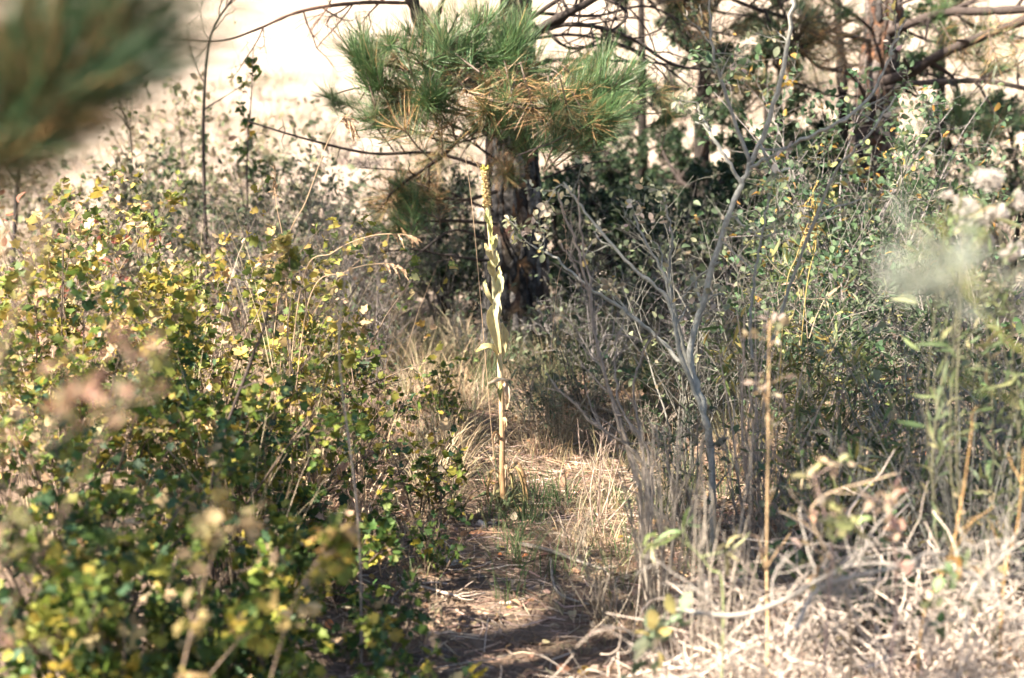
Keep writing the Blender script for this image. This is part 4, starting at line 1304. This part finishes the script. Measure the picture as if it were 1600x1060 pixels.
def leaning_stalks():
    """reddish-brown cane shrub left of the grey one"""
    d = 4.3
    base = P(1010, 800, d)
    base[2] = float(ground_z(base[0], base[1]))
    root = thing('cane_shrub', base, 'thin brown leaning canes between the path and the grey shrub', 'shrub')
    for r, pts in [(.0075, [(1000, 760), (975, 680), (950, 600), (934, 545), (922, 470), (905, 400), (885, 345), (872, 300)]),
                   (.006, [(1000, 760), (960, 640), (935, 540), (918, 430), (905, 340), (905, 290)]),
                   (.007, [(1015, 740), (985, 700), (940, 670), (900, 635), (865, 600)]),
                   (.005, [(1010, 760), (1000, 680), (990, 600), (1010, 540), (1030, 520)]),
                   (.006, [(1020, 770), (1010, 700), (970, 640), (960, 560), (975, 500)]),
                   (.005, [(925, 470), (900, 420), (875, 380)])]:
        g = Geo()
        p = smooth_path([P(x, y, d) for x, y in pts], 30)
        if pts[0][1] > 730:
            p = np.vstack([base - [0, 0, .02], p])
        p[2:-1] += RNG.normal(size=(len(p) - 3, 3)) * .003
        twiggy(g, p, r, r * .45, (.25, .21, .175), 6, .16, 1, .2, 6, .15, .8)
        part('cane', g, M_TWIG, root)


leaning_stalks()


# ----------------------------------------------------------------- right-hand shrubs
SERV = [(.055, .095, .045, 3), (.075, .125, .065, 3), (.12, .16, .085, 2), (.42, .25, .07, .5), (.3, .3, .12, .5)]
shrub('serviceberry_bush', 1.62, 6.9, 1.55, .40, 'tall leafy green shrub in front of the reddish pine trunk', 'bush', SERV, 'oval', .033, 2600, 10, 300, r0=.009, levels=2, n_sub=9, stem_col=(.2, .18, .17))
shrub('serviceberry_bush', 2.15, 7.6, 1.3, .5, 'green shrub with scattered orange leaves beneath the right limbs', 'bush', SERV, 'oval', .034, 2400, 9, 220, r0=.008, n_sub=9, stem_col=(.16, .14, .13))
shrub('serviceberry_bush', 1.35, 6.2, .95, .4, 'shaded green shrub low before the reddish trunk', 'bush', SERV, 'oval', .029, 1500, 8, 160, stem_col=(.15, .13, .12))
TEAL = [(.055, .10, .045, 3), (.08, .13, .06, 3), (.14, .18, .09, 2), (.30, .28, .1, .6)]
shrub('leafy_shrub', 1.28, 5.55, .80, .36, 'fresh green leafy shrub behind the yellow grass stems', 'bush', TEAL, 'oval', .028, 900, 8, 140, stem_col=(.18, .16, .14))
shrub('leafy_shrub', 1.95, 5.0, .72, .36, 'fresh green leafy shrub at the right edge below the seed heads', 'bush', TEAL, 'oval', .028, 900, 8, 140, stem_col=(.18, .16, .14))
shrub('leafy_shrub', .78, 6.5, .45, .3, 'low green leafy shrub on the shaded ground beyond the grey shrub', 'bush', TEAL, 'oval', .026, 420, 7, 90, stem_col=(.18, .16, .14))
shrub('leafy_shrub', .95, 3.75, .42, .26, 'olive leafy shrub between the tan stalk and the dry brush', 'bush', TEAL, 'oval', .026, 420, 7, 90, stem_col=(.18, .16, .14))
RABBIT = [(.11, .145, .05, 3), (.18, .20, .07, 2), (.32, .26, .08, 1.4), (.07, .10, .04, 2), (.40, .32, .2, .8)]
RABBIT_G = [(.09, .12, .07, 3), (.14, .165, .105, 2), (.22, .21, .145, 1.2), (.055, .075, .045, 2)]
GR = 'narrow-leaved brush on the shaded side of the path'
R_ = lambda x, y, h, s, lab, pal, **k: shrub('rabbitbrush', x, y, h, s, lab, 'bush', pal, **{**dict(group=GR, kind='lance', stem_up=1.2, flop=.9), **k})
R_(1.05, 5.0, .78, .3, 'yellowing narrow-leaved bush right of the grey shrub foot', RABBIT, size=.05, n_leaves=1100, n_single=180, stem_col=(.3, .24, .17))
R_(1.55, 5.2, .85, .36, 'grey-green narrow-leaved bush at mid height near the right edge', RABBIT_G, size=.045, n_leaves=1200, n_single=160, stem_col=(.2, .18, .16))
R_(1.95, 5.9, .98, .4, 'grey-green narrow-leaved bush behind the white seed heads', RABBIT_G, size=.045, n_leaves=1100, n_single=120, stem_col=(.2, .18, .16))
R_(.98, 4.1, .55, .3, 'olive narrow-leaved bush behind the tan upright stalk', RABBIT, size=.055, n_leaves=900, n_single=180, stem_col=(.22, .18, .15))
R_(1.42, 4.0, .50, .34, 'shaded grey bush at the right edge above the dry brush', RABBIT_G, size=.045, n_leaves=900, n_single=160, stem_col=(.14, .12, .12))
R_(.62, 4.9, .42, .22, 'small grey-green bush under the bare grey shrub', RABBIT_G, size=.035, n_leaves=500, n_single=100, stem_col=(.2, .18, .16))
R_(.22, 6.2, .38, .16, 'wispy grey-green herb behind the dry stalk', RABBIT_G, size=.03, n_leaves=420, n_single=80, stem_col=(.2, .18, .13))


R_(.45, 7.4, .62, .3, 'fine twiggy bush just right of the charred trunk base', RABBIT_G, size=.03, n_leaves=260, n_single=60, stem_col=(.22, .2, .19), n_stems=12, n_sub=8)
R_(.95, 7.2, .70, .35, 'grey twiggy bush deep behind the grey shrub stems', RABBIT_G, size=.03, n_leaves=260, n_single=60, stem_col=(.24, .21, .2), n_stems=12, n_sub=8)
R_(-.75, 7.6, .72, .3, 'tangled grey twiggy bush left of the charred trunk base', RABBIT_G, size=.035, n_leaves=420, n_single=60, stem_col=(.16, .14, .13), n_stems=12, n_sub=8)
R_(-1.25, 7.7, .95, .4, 'grey thicket of twigs behind the arching plume', RABBIT_G, size=.035, n_leaves=700, n_single=60, stem_col=(.13, .115, .11), n_stems=12, n_sub=8)
R_(-1.0, 8.8, 1.05, .45, 'dark twiggy thicket under the dead pine branch', RABBIT_G, size=.035, n_leaves=800, n_single=60, stem_col=(.12, .11, .11), n_stems=12, n_sub=8)


GT = 'bare twig thickets in the shade'
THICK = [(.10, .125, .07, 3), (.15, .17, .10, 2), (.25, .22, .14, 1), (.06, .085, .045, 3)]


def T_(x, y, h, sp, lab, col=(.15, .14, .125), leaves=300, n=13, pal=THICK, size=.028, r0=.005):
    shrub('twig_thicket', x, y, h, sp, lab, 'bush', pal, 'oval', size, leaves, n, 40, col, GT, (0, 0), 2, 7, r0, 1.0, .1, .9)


SILVER = (.175, .18, .155)
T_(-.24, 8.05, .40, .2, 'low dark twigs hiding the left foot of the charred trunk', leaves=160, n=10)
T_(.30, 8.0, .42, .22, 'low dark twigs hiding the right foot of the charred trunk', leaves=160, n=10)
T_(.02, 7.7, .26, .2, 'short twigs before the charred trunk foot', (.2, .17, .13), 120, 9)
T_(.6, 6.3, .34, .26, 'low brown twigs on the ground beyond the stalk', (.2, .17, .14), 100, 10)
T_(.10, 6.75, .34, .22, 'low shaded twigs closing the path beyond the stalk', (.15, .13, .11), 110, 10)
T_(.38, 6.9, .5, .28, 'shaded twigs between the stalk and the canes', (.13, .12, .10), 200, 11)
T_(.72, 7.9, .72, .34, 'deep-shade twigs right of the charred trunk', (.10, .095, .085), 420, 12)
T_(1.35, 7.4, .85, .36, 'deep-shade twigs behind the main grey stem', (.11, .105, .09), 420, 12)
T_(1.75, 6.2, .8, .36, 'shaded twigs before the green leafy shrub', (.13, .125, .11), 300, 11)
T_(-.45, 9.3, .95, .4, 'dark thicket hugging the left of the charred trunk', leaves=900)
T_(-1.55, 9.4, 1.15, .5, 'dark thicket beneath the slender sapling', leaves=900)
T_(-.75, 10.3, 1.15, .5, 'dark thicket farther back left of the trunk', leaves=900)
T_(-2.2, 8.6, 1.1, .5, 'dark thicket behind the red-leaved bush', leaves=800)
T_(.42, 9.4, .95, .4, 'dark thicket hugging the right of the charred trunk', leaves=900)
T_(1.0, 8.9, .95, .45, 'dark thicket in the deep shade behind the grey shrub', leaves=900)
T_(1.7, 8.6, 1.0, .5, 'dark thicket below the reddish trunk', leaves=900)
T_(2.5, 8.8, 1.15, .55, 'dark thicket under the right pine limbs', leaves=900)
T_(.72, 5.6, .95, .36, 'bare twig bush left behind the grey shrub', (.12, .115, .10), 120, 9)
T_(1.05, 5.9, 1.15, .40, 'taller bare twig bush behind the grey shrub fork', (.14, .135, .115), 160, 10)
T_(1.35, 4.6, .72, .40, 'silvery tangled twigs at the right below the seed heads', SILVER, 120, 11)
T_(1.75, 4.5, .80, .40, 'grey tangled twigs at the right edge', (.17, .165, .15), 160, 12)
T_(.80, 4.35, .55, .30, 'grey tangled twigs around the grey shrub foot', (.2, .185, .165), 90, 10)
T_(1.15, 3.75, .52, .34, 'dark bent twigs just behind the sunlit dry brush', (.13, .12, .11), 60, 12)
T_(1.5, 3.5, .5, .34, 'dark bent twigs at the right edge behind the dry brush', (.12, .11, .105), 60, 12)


def seed_head_bush():
    d = 3.3
    b0 = P(1560, 900, d)
    base = np.array([b0[0], b0[1], float(ground_z(b0[0], b0[1]))])
    root = thing('rabbitbrush', base, 'tall yellow-green brush topped with fluffy white seed heads at the right edge', 'bush', GR)
    heads = [(1542, 278, 22), (1508, 318, 17), (1530, 345, 18), (1560, 330, 16), (1582, 390, 16), (1505, 352, 12), (1600, 310, 18), (1480, 300, 9), (1540, 372, 14)]
    ends = []
    for x, y, r in heads:
        tip = P(x, y + 8, d + RNG.uniform(-.1, .1))
        g = Geo()
        e = []
        path = smooth_path([base + [RNG.normal() * .06, RNG.normal() * .06, -.02], base * .5 + tip * .5 + [.09 * RNG.normal(), .08 * RNG.normal(), -.05], tip], 16)
        twiggy(g, path, .003, .0016, (.12, .115, .075), 9, .14, 1, .4, 5, .3, .7, e)
        part('stem', g, M_TWIG, root)
        ends += e
        g = Geo()
        R = r * d / FPX * 1.1
        for k in range(40):
            c = tip + nrm(RNG.normal(size=3)) * R * RNG.random() ** .5 * [1, 1, .75] + [0, 0, R * .25]
            m = 26
            dv = nrm(RNG.normal(size=(m, 3)))
            L = R * .38
            s = nrm(np.cross(dv, RNG.normal(size=(m, 3)))) * .0011
            V = np.stack([c + 0 * dv - s, c + s, c + dv * L + s * .5, c + dv * L - s * .5], 1).reshape(-1, 3)
            q = (np.arange(m) * 4)[:, None] + np.arange(4)[None]
            g.add(V, q, None, np.array([.58, .53, .48]) * RNG.uniform(.8, 1.1))
        part('seed_head', g, M_FLUFF, root)
    foliage_on(root, ends, 'lance', .048, 420, [(.15, .18, .085, 3), (.10, .135, .065, 2), (.26, .25, .13, 1.5)], 200, flop=.9)


seed_head_bush()

# blurred things close to the lens on the right
sprig([(1750, 1100), (1660, 640), (1560, 520), (1500, 440), (1466, 340)], 1.9, 'blurred yellow-green stem close up at the right edge', [(.16, .185, .07, 3), (.12, .15, .06, 2), (.22, .22, .13, 1)], .028, 40, kind='lance', n_single=30, stem=(.26, .27, .07), r=.003, n_sub=5, sub=.2)


def near_fluff():
    d = 1.3
    tip = P(1420, 425, d)
    b = P(1640, 1500, d)
    base = np.array([b[0], b[1], float(ground_z(b[0], b[1]))])
    root = thing('feathery_stalk', base, 'very blurred pale feathery stalk close to the lens at right', 'plant')
    g = Geo()
    e = []
    path = smooth_path([base - [0, 0, .02], P(1660, 700, d), P(1560, 480, d), tip], 24)
    twiggy(g, path, .0016, .001, (.3, .3, .2), 12, .13, 1, .72, 4, .1, 1.1, e)
    part('stem', g, M_TWIG, root)
    g = Geo()
    for q in e[1:]:
        for t in np.linspace(.3, 1, 5):
            a, dd = along(q, np.array([t]))
            m = 10
            dv = nrm(RNG.normal(size=(m, 3)) + dd)
            s = nrm(np.cross(dv, RNG.normal(size=(m, 3)))) * .0007
            V = np.stack([a - s, a + s, a + dv * .022 + s, a + dv * .022 - s], 1)
            V = np.stack([a[0] - s, a[0] + s, a[0] + dv * .022 + s * .4, a[0] + dv * .022 - s * .4], 1).reshape(-1, 3)
            g.add(V, (np.arange(m) * 4)[:, None] + np.arange(4)[None], None, np.array([.30, .33, .28]) * RNG.uniform(.85, 1.15))
    part('plume', g, M_FLUFF, root, 'stuff')


near_fluff()


# ----------------------------------------------------------------- dry brush, lower right
def dry_brush():
    base = np.array([.80, 3.2, float(ground_z(.80, 3.2))])
    root = thing('dead_brush', base, 'sunlit tangle of pale dry branches in the lower right corner', 'brush')
    pale = (.50, .42, .35)
    for i in range(60):
        a = RNG.uniform(0, 2 * np.pi)
        r = .46 * math.sqrt(RNG.random())
        p = base + np.array([r * math.cos(a) * 1.2, r * math.sin(a) * .75, RNG.uniform(0, .10)])
        d = np.array([RNG.normal() * .9, RNG.normal() * .5, RNG.uniform(.05, .9)])
        g = Geo()
        twiggy(g, curve(p, d, RNG.uniform(.25, .6), 9, .8, -.5, .3), RNG.uniform(.003, .0062), .0018, np.array(pale) * RNG.uniform(.55, 1.25), 7, .2, 2, .1, 5, -.05, 1.0, None, .2)
        part('branch', g, M_TWIG, root)
    for pts in ([(1050, 960), (1150, 960), (1240, 930), (1330, 895), (1440, 885), (1530, 900), (1620, 890)], [(1240, 960), (1290, 900), (1400, 880), (1470, 860), (1560, 930)], [(1500, 1010), (1520, 930), (1560, 880), (1620, 850)]):
        g = Geo()
        d0 = RNG.uniform(2.75, 2.95)
        twiggy(g, smooth_path([P(x, y, d0) + RNG.normal(size=3) * .012 for x, y in pts], 30), .006, .003, (.30, .27, .235), 12, .2, 2, .1, 6, .1, .9, None, .2)
        part('branch', g, M_TWIG, root)
    g = Geo()
    n = 620
    xy = np.column_stack([RNG.normal(.80, .34, n), RNG.normal(3.2, .22, n)])
    for x, y in xy:
        z = float(ground_z(x, y)) + RNG.uniform(.0, .45) * math.exp(-((x - .8) / .55) ** 2)
        g.tube(curve([x, y, z], RNG.normal(size=3) * [1, .7, .6], RNG.uniform(.06, .24), 5, .9, -.3), [.0026, .0014], np.array(pale) * RNG.uniform(.5, 1.3), 3)
    part('twigs', g, M_TWIG, root, 'stuff')


dry_brush()
grass_mass('dry_grass', 'bleached dry grass tangled through the lower right brush', np.vstack([scatter(14, .35, 1.2, 2.9, 3.6), scatter(8, .35, .8, 3.4, 4.0)]), [(.60, .47, .38, 3), (.5, .38, .3, 2), (.66, .55, .46, 1.5)], 40, .26, .0036, .6, 1.1)


def stem_clump(px, py, d, label, n, top, col, h_px, w_px, name='dry_stem_clump', r=.0035):
    b = P(px, py, d)
    base = np.array([b[0], b[1], float(ground_z(b[0], b[1]))])
    root = thing(name, base, label, 'plant')
    for i in range(n):
        tx = px + RNG.normal() * w_px
        ty = py - h_px * RNG.uniform(.55, 1.1)
        tip = P(tx, ty, d + RNG.normal() * .12)
        mid = base * .5 + tip * .5 + RNG.normal(size=3) * .02
        g = Geo()
        path = smooth_path([base + [RNG.normal() * .03, RNG.normal() * .03, -.02], mid, tip], 14)
        twiggy(g, path, r * RNG.uniform(.6, 1.3), r * .4, col, 5, .10, 1, .4, 5, .3, .7, None, .25)
        part('stem', g, M_TWIG, root)


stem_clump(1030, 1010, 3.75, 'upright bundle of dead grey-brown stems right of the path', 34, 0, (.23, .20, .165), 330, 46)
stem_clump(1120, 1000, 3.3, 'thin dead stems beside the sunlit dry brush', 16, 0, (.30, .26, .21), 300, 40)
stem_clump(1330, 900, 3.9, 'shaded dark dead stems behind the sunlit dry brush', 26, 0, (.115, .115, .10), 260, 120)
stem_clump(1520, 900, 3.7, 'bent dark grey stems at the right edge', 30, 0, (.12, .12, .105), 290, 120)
stem_clump(1180, 760, 4.4, 'pinkish dead flower stems under the grey shrub', 18, 0, (.38, .30, .24), 270, 55)
stem_clump(930, 760, 4.9, 'low sparse tan stems on the right of the path', 9, 0, (.40, .30, .24), 120, 40, r=.0028)
stem_clump(945, 1010, 4.0, 'short tan stems crowding the right path edge', 16, 0, (.30, .25, .19), 130, 30, r=.0026)
stem_clump(905, 900, 4.5, 'sparse brown stems at the right path edge farther up', 10, 0, (.24, .2, .15), 90, 26, r=.0024)
B(-.37, 3.75, .20, .17, 'small leafy clump at the lower left path edge', CURRANT_DARK, size=.024, n_leaves=190, n_single=80, n_stems=6)
sprig([(1200, 1010), (1198, 880), (1200, 700), (1201, 600), (1202, 500)], 3.15, 'straight tan upright stalk in front of the right brush', [(.46, .36, .28, 2), (.4, .32, .2, 2), (.3, .3, .16, 1)], .022, 44, r=.0048, n_sub=12, sub=.1, stem=(.46, .32, .18), n_single=36, name='dry_stalk')
sprig([(1330, 1000), (1310, 900), (1270, 790), (1400, 740)], 2.9, 'forked tan twig leaning over the dry brush', TANLEAF, .02, 14, r=.005, stem=(.42, .32, .22), n_single=14)
sprig([(1440, 980), (1480, 880), (1500, 800), (1520, 660)], 3.0, 'thin orange-brown upright stem near the right edge', TANLEAF, .02, 6, r=.003, stem=(.45, .28, .12), n_single=6)
sprig([(1560, 1060), (1570, 900), (1590, 820), (1600, 700)], 3.0, 'second orange-brown stem at the right edge', TANLEAF, .02, 6, r=.003, stem=(.45, .28, .12), n_single=6)
sprig([(1130, 930), (1110, 890), (1085, 860), (1040, 825)], 3.1, 'pale green grass-like sprig beside the dead stems', [(.26, .31, .12, 3), (.36, .38, .2, 2)], .06, 18, kind='lance', r=.0028, stem=(.3, .34, .16), n_single=16, n_sub=3)
sprig([(1290, 1000), (1300, 860), (1285, 790), (1270, 740)], 2.75, 'greenish dried flower stem above the dry brush', [(.36, .35, .18, 3), (.44, .33, .24, 2), (.3, .33, .14, 2)], .022, 60, r=.004, stem=(.42, .3, .25), n_single=40)
sprig([(1390, 1060), (1400, 960), (1400, 880), (1385, 780)], 2.7, 'pinkish dried flower stem above the dry brush', [(.45, .30, .24, 3), (.4, .33, .2, 2)], .02, 50, r=.004, stem=(.42, .3, .25), n_single=34)
sprig([(1450, 1180), (1490, 1020), (1480, 960), (1500, 900)], 2.7, 'small green-leaved sprig growing through the dry brush', [(.10, .17, .07, 3), (.16, .22, .09, 2), (.45, .3, .1, .6)], .03, 34, r=.003, n_single=30, stem=(.3, .24, .18))
sprig([(930, 1180), (980, 1090), (1010, 1040), (1030, 1000)], 2.9, 'blurred grey-green sprig at the bottom edge of the path', [(.18, .23, .13, 3), (.25, .28, .17, 2), (.4, .3, .12, .6)], .032, 46, r=.003, n_single=40, stem=(.3, .24, .18))


# ----------------------------------------------------------------- stones, fallen branches
def stone(px, py, d, r, col, label, flat=.5):
    b = P(px, py, d)
    x, y = b[0], b[1]
    m, k = 12, 7
    V = []
    ph = RNG.uniform(0, 6, 4)
    for i in range(k + 1):
        t = np.pi * i / k
        for j in range(m):
            a = 2 * np.pi * j / m
            rr = r * (1 + .16 * math.sin(2 * a + ph[0]) + .1 * math.sin(3 * a + ph[1] + 2 * t) + .06 * RNG.normal())
            V.append((x + rr * math.sin(t) * math.cos(a), y + rr * math.sin(t) * math.sin(a) * .8, float(ground_z(x, y)) + r * flat * .55 + rr * flat * math.cos(t)))
    q = [(i * m + j, i * m + (j + 1) % m, (i + 1) * m + (j + 1) % m, (i + 1) * m + j) for i in range(k) for j in range(m)]
    o = solo('stone', Geo().add(V, q), M_STONE, label, 'stone', base=(x, y, float(ground_z(x, y))))
    o.color = (*col, 1)


stone(752, 838, 4.98, .026, (.62, .50, .43), 'pale pinkish stone on the path below the dry stalk')
stone(770, 835, 5.02, .017, (.66, .56, .49), 'small pale stone touching the larger pinkish stone', .6)
stone(747, 855, 4.86, .034, (.45, .22, .12), 'rusty orange flat stone just in front of the pale stones', .3)
stone(700, 905, 4.52, .035, (.42, .41, .37), 'grey-white stone half hidden under the left bush', .6)
stone(796, 958, 4.2, .012, (.66, .58, .52), 'tiny white pebble on the lower path')
stone(784, 960, 4.2, .010, (.5, .34, .25), 'tiny brown pebble beside the white pebble')


def fallen(pts, d, r, label, col=(.20, .175, .15), n_sub=3):
    p = [P(x, y, dd) for (x, y), dd in zip(pts, d)]
    path = smooth_path(p, 22)
    path[:, 2] = ground_z(path[:, 0], path[:, 1]) + r + .006 + .012 * np.abs(np.sin(np.linspace(0, 3, len(path))))
    g = Geo()
    twiggy(g, path, r, r * .55, col, n_sub, .12, 1, .2, 7, .1, .7)
    b = path[0]
    solo('fallen_branch', g, M_TWIG, label, 'branch', base=(b[0], b[1], float(ground_z(b[0], b[1]))))


fallen([(812, 882), (860, 898), (905, 915), (950, 928)], [4.7, 4.6, 4.5, 4.45], .008, 'grey fallen branch lying across the right of the path')
fallen([(635, 942), (680, 960), (720, 968), (758, 960)], [4.35, 4.25, 4.2, 4.25], .005, 'thin pale curved twig on the lower left path', (.42, .34, .28))
fallen([(860, 905), (865, 950), (880, 975), (920, 985)], [4.55, 4.3, 4.2, 4.15], .0065, 'short grey crooked branch on the lower right path')
fallen([(1130, 660), (1060, 650), (990, 655), (930, 668)], [6.8, 6.9, 6.9, 6.8], .012, 'dark fallen branch under the grey shrub', (.10, .085, .08), 4)
fallen([(875, 600), (905, 640), (950, 675), (1000, 705)], [7.6, 7.0, 6.4, 6.0], .013, 'long fallen branch slanting down from the trunk', (.34, .28, .24), 3)


# ----------------------------------------------------------------- shrubs on and before the bright slope
def slope_shrub_meshes():
    out = []
    for k in range(4):
        g, gs = Geo(), Geo()
        ends = []
        for i in range(9):
            a = i * 2.4
            twiggy(gs, curve([0, 0, 0], [math.cos(a) * .6, math.sin(a) * .6, 1], .8, 8, .4), .007, .002, (.26, .21, .18), 7, .35, 2, .15, 4, .25, .9, ends)
        n = 1000
        pos = np.array([along(ends[RNG.integers(len(ends))], np.array([RNG.random()]))[0][0] for _ in range(n)])
        R = frames(nrm(RNG.normal(size=(n, 3)) + [0, 0, .5]), nrm(RNG.normal(size=(n, 3))))
        pal = [[(.22, .23, .15, 3), (.32, .29, .2, 2), (.42, .36, .27, 2)], [(.46, .37, .28, 3), (.34, .28, .2, 2), (.24, .24, .14, 1)],
               [(.16, .19, .11, 3), (.24, .25, .15, 2), (.36, .3, .2, 1)], [(.5, .40, .33, 3), (.38, .31, .26, 2)]][k]
        add_leaves(g, 'oval', pos, R, .027 * RNG.uniform(.5, 1.5, n), pick(pal, n) * [.62, .68, .58])
        out.append((gs.mesh('stem', M_TWIG), g.mesh('foliage', M_LEAF)))
    return out


SL = slope_shrub_meshes()
SLN = ['grey-green', 'tan', 'olive', 'pale']


def slope_shrub(x, y, s, k, label, group):
    z = float(ground_z(x, y)) - .03
    root = thing('slope_shrub', (x, y, z), label, 'shrub', group)
    root.rotation_euler = (0, 0, RNG.uniform(0, 6.28))
    root.scale = (s, s, s * RNG.uniform(.8, 1.2))
    for nm, me in zip(('stem', 'foliage'), SL[k]):
        o = bpy.data.objects.new(nm, me)
        COL.objects.link(o)
        o.parent = root
        if nm == 'foliage':
            o['kind'] = 'stuff'


far_n = 0
for i in range(56):
    y = RNG.uniform(13.5, 24)
    x = RNG.uniform(-.42, .42) * y
    k = int(RNG.integers(4))
    slope_shrub(x, y, RNG.uniform(.5, 1.2), k, f'{SLN[k]} dry shrub dotted among others on the bright open slope', 'shrubs on the bright slope')
for px, y, s, k, lab in [(60, 10.2, 1.25, 0, 'grey-green shrub under the dark forked sapling'), (150, 11, 1.2, 3, 'pale shrub behind the blurred pine bough'),
                         (250, 10, 1.0, 0, 'grey shrub left of the slender dark sapling'), (300, 11.5, 1.3, 1, 'tan shrub behind the slender dark sapling'),
                         (360, 9.6, .95, 2, 'olive shrub at the foot of the leafy sapling'), (440, 10.5, 1.05, 3, 'pale twiggy shrub right of the leafy sapling'),
                         (500, 11.5, 1.3, 0, 'tall grey shrub left of the lowest pine needles'), (540, 9.4, .85, 2, 'olive shrub under the dead lower pine branch'),
                         (620, 10.5, .9, 0, 'grey shrub behind the rusty lower needles'), (700, 11, .9, 3, 'pale shrub close left of the charred trunk'),
                         (900, 12.5, .8, 3, 'pale shrub seen just right of the charred trunk'), (1440, 10.2, 1.1, 2, 'olive shrub right of the reddish trunk'),
                         (1520, 10.8, 1.2, 1, 'tan shrub under the right pine limbs'), (470, 8.6, .7, 0, 'low grey shrub behind the arching grass plume'),
                         (100, 8.4, .9, 1, 'tan shrub above the red-leaved bush')]:
    slope_shrub((px - 800) / FPX * y, y, s * (1.5 if px < 560 else 1.1), k, lab, 'dry shrubs before the slope')

print('objects', len(bpy.data.objects), 'single leaves', LEAF_TOTAL[0], 'tris', sum(len(m.polygons) for m in bpy.data.meshes) * 2)
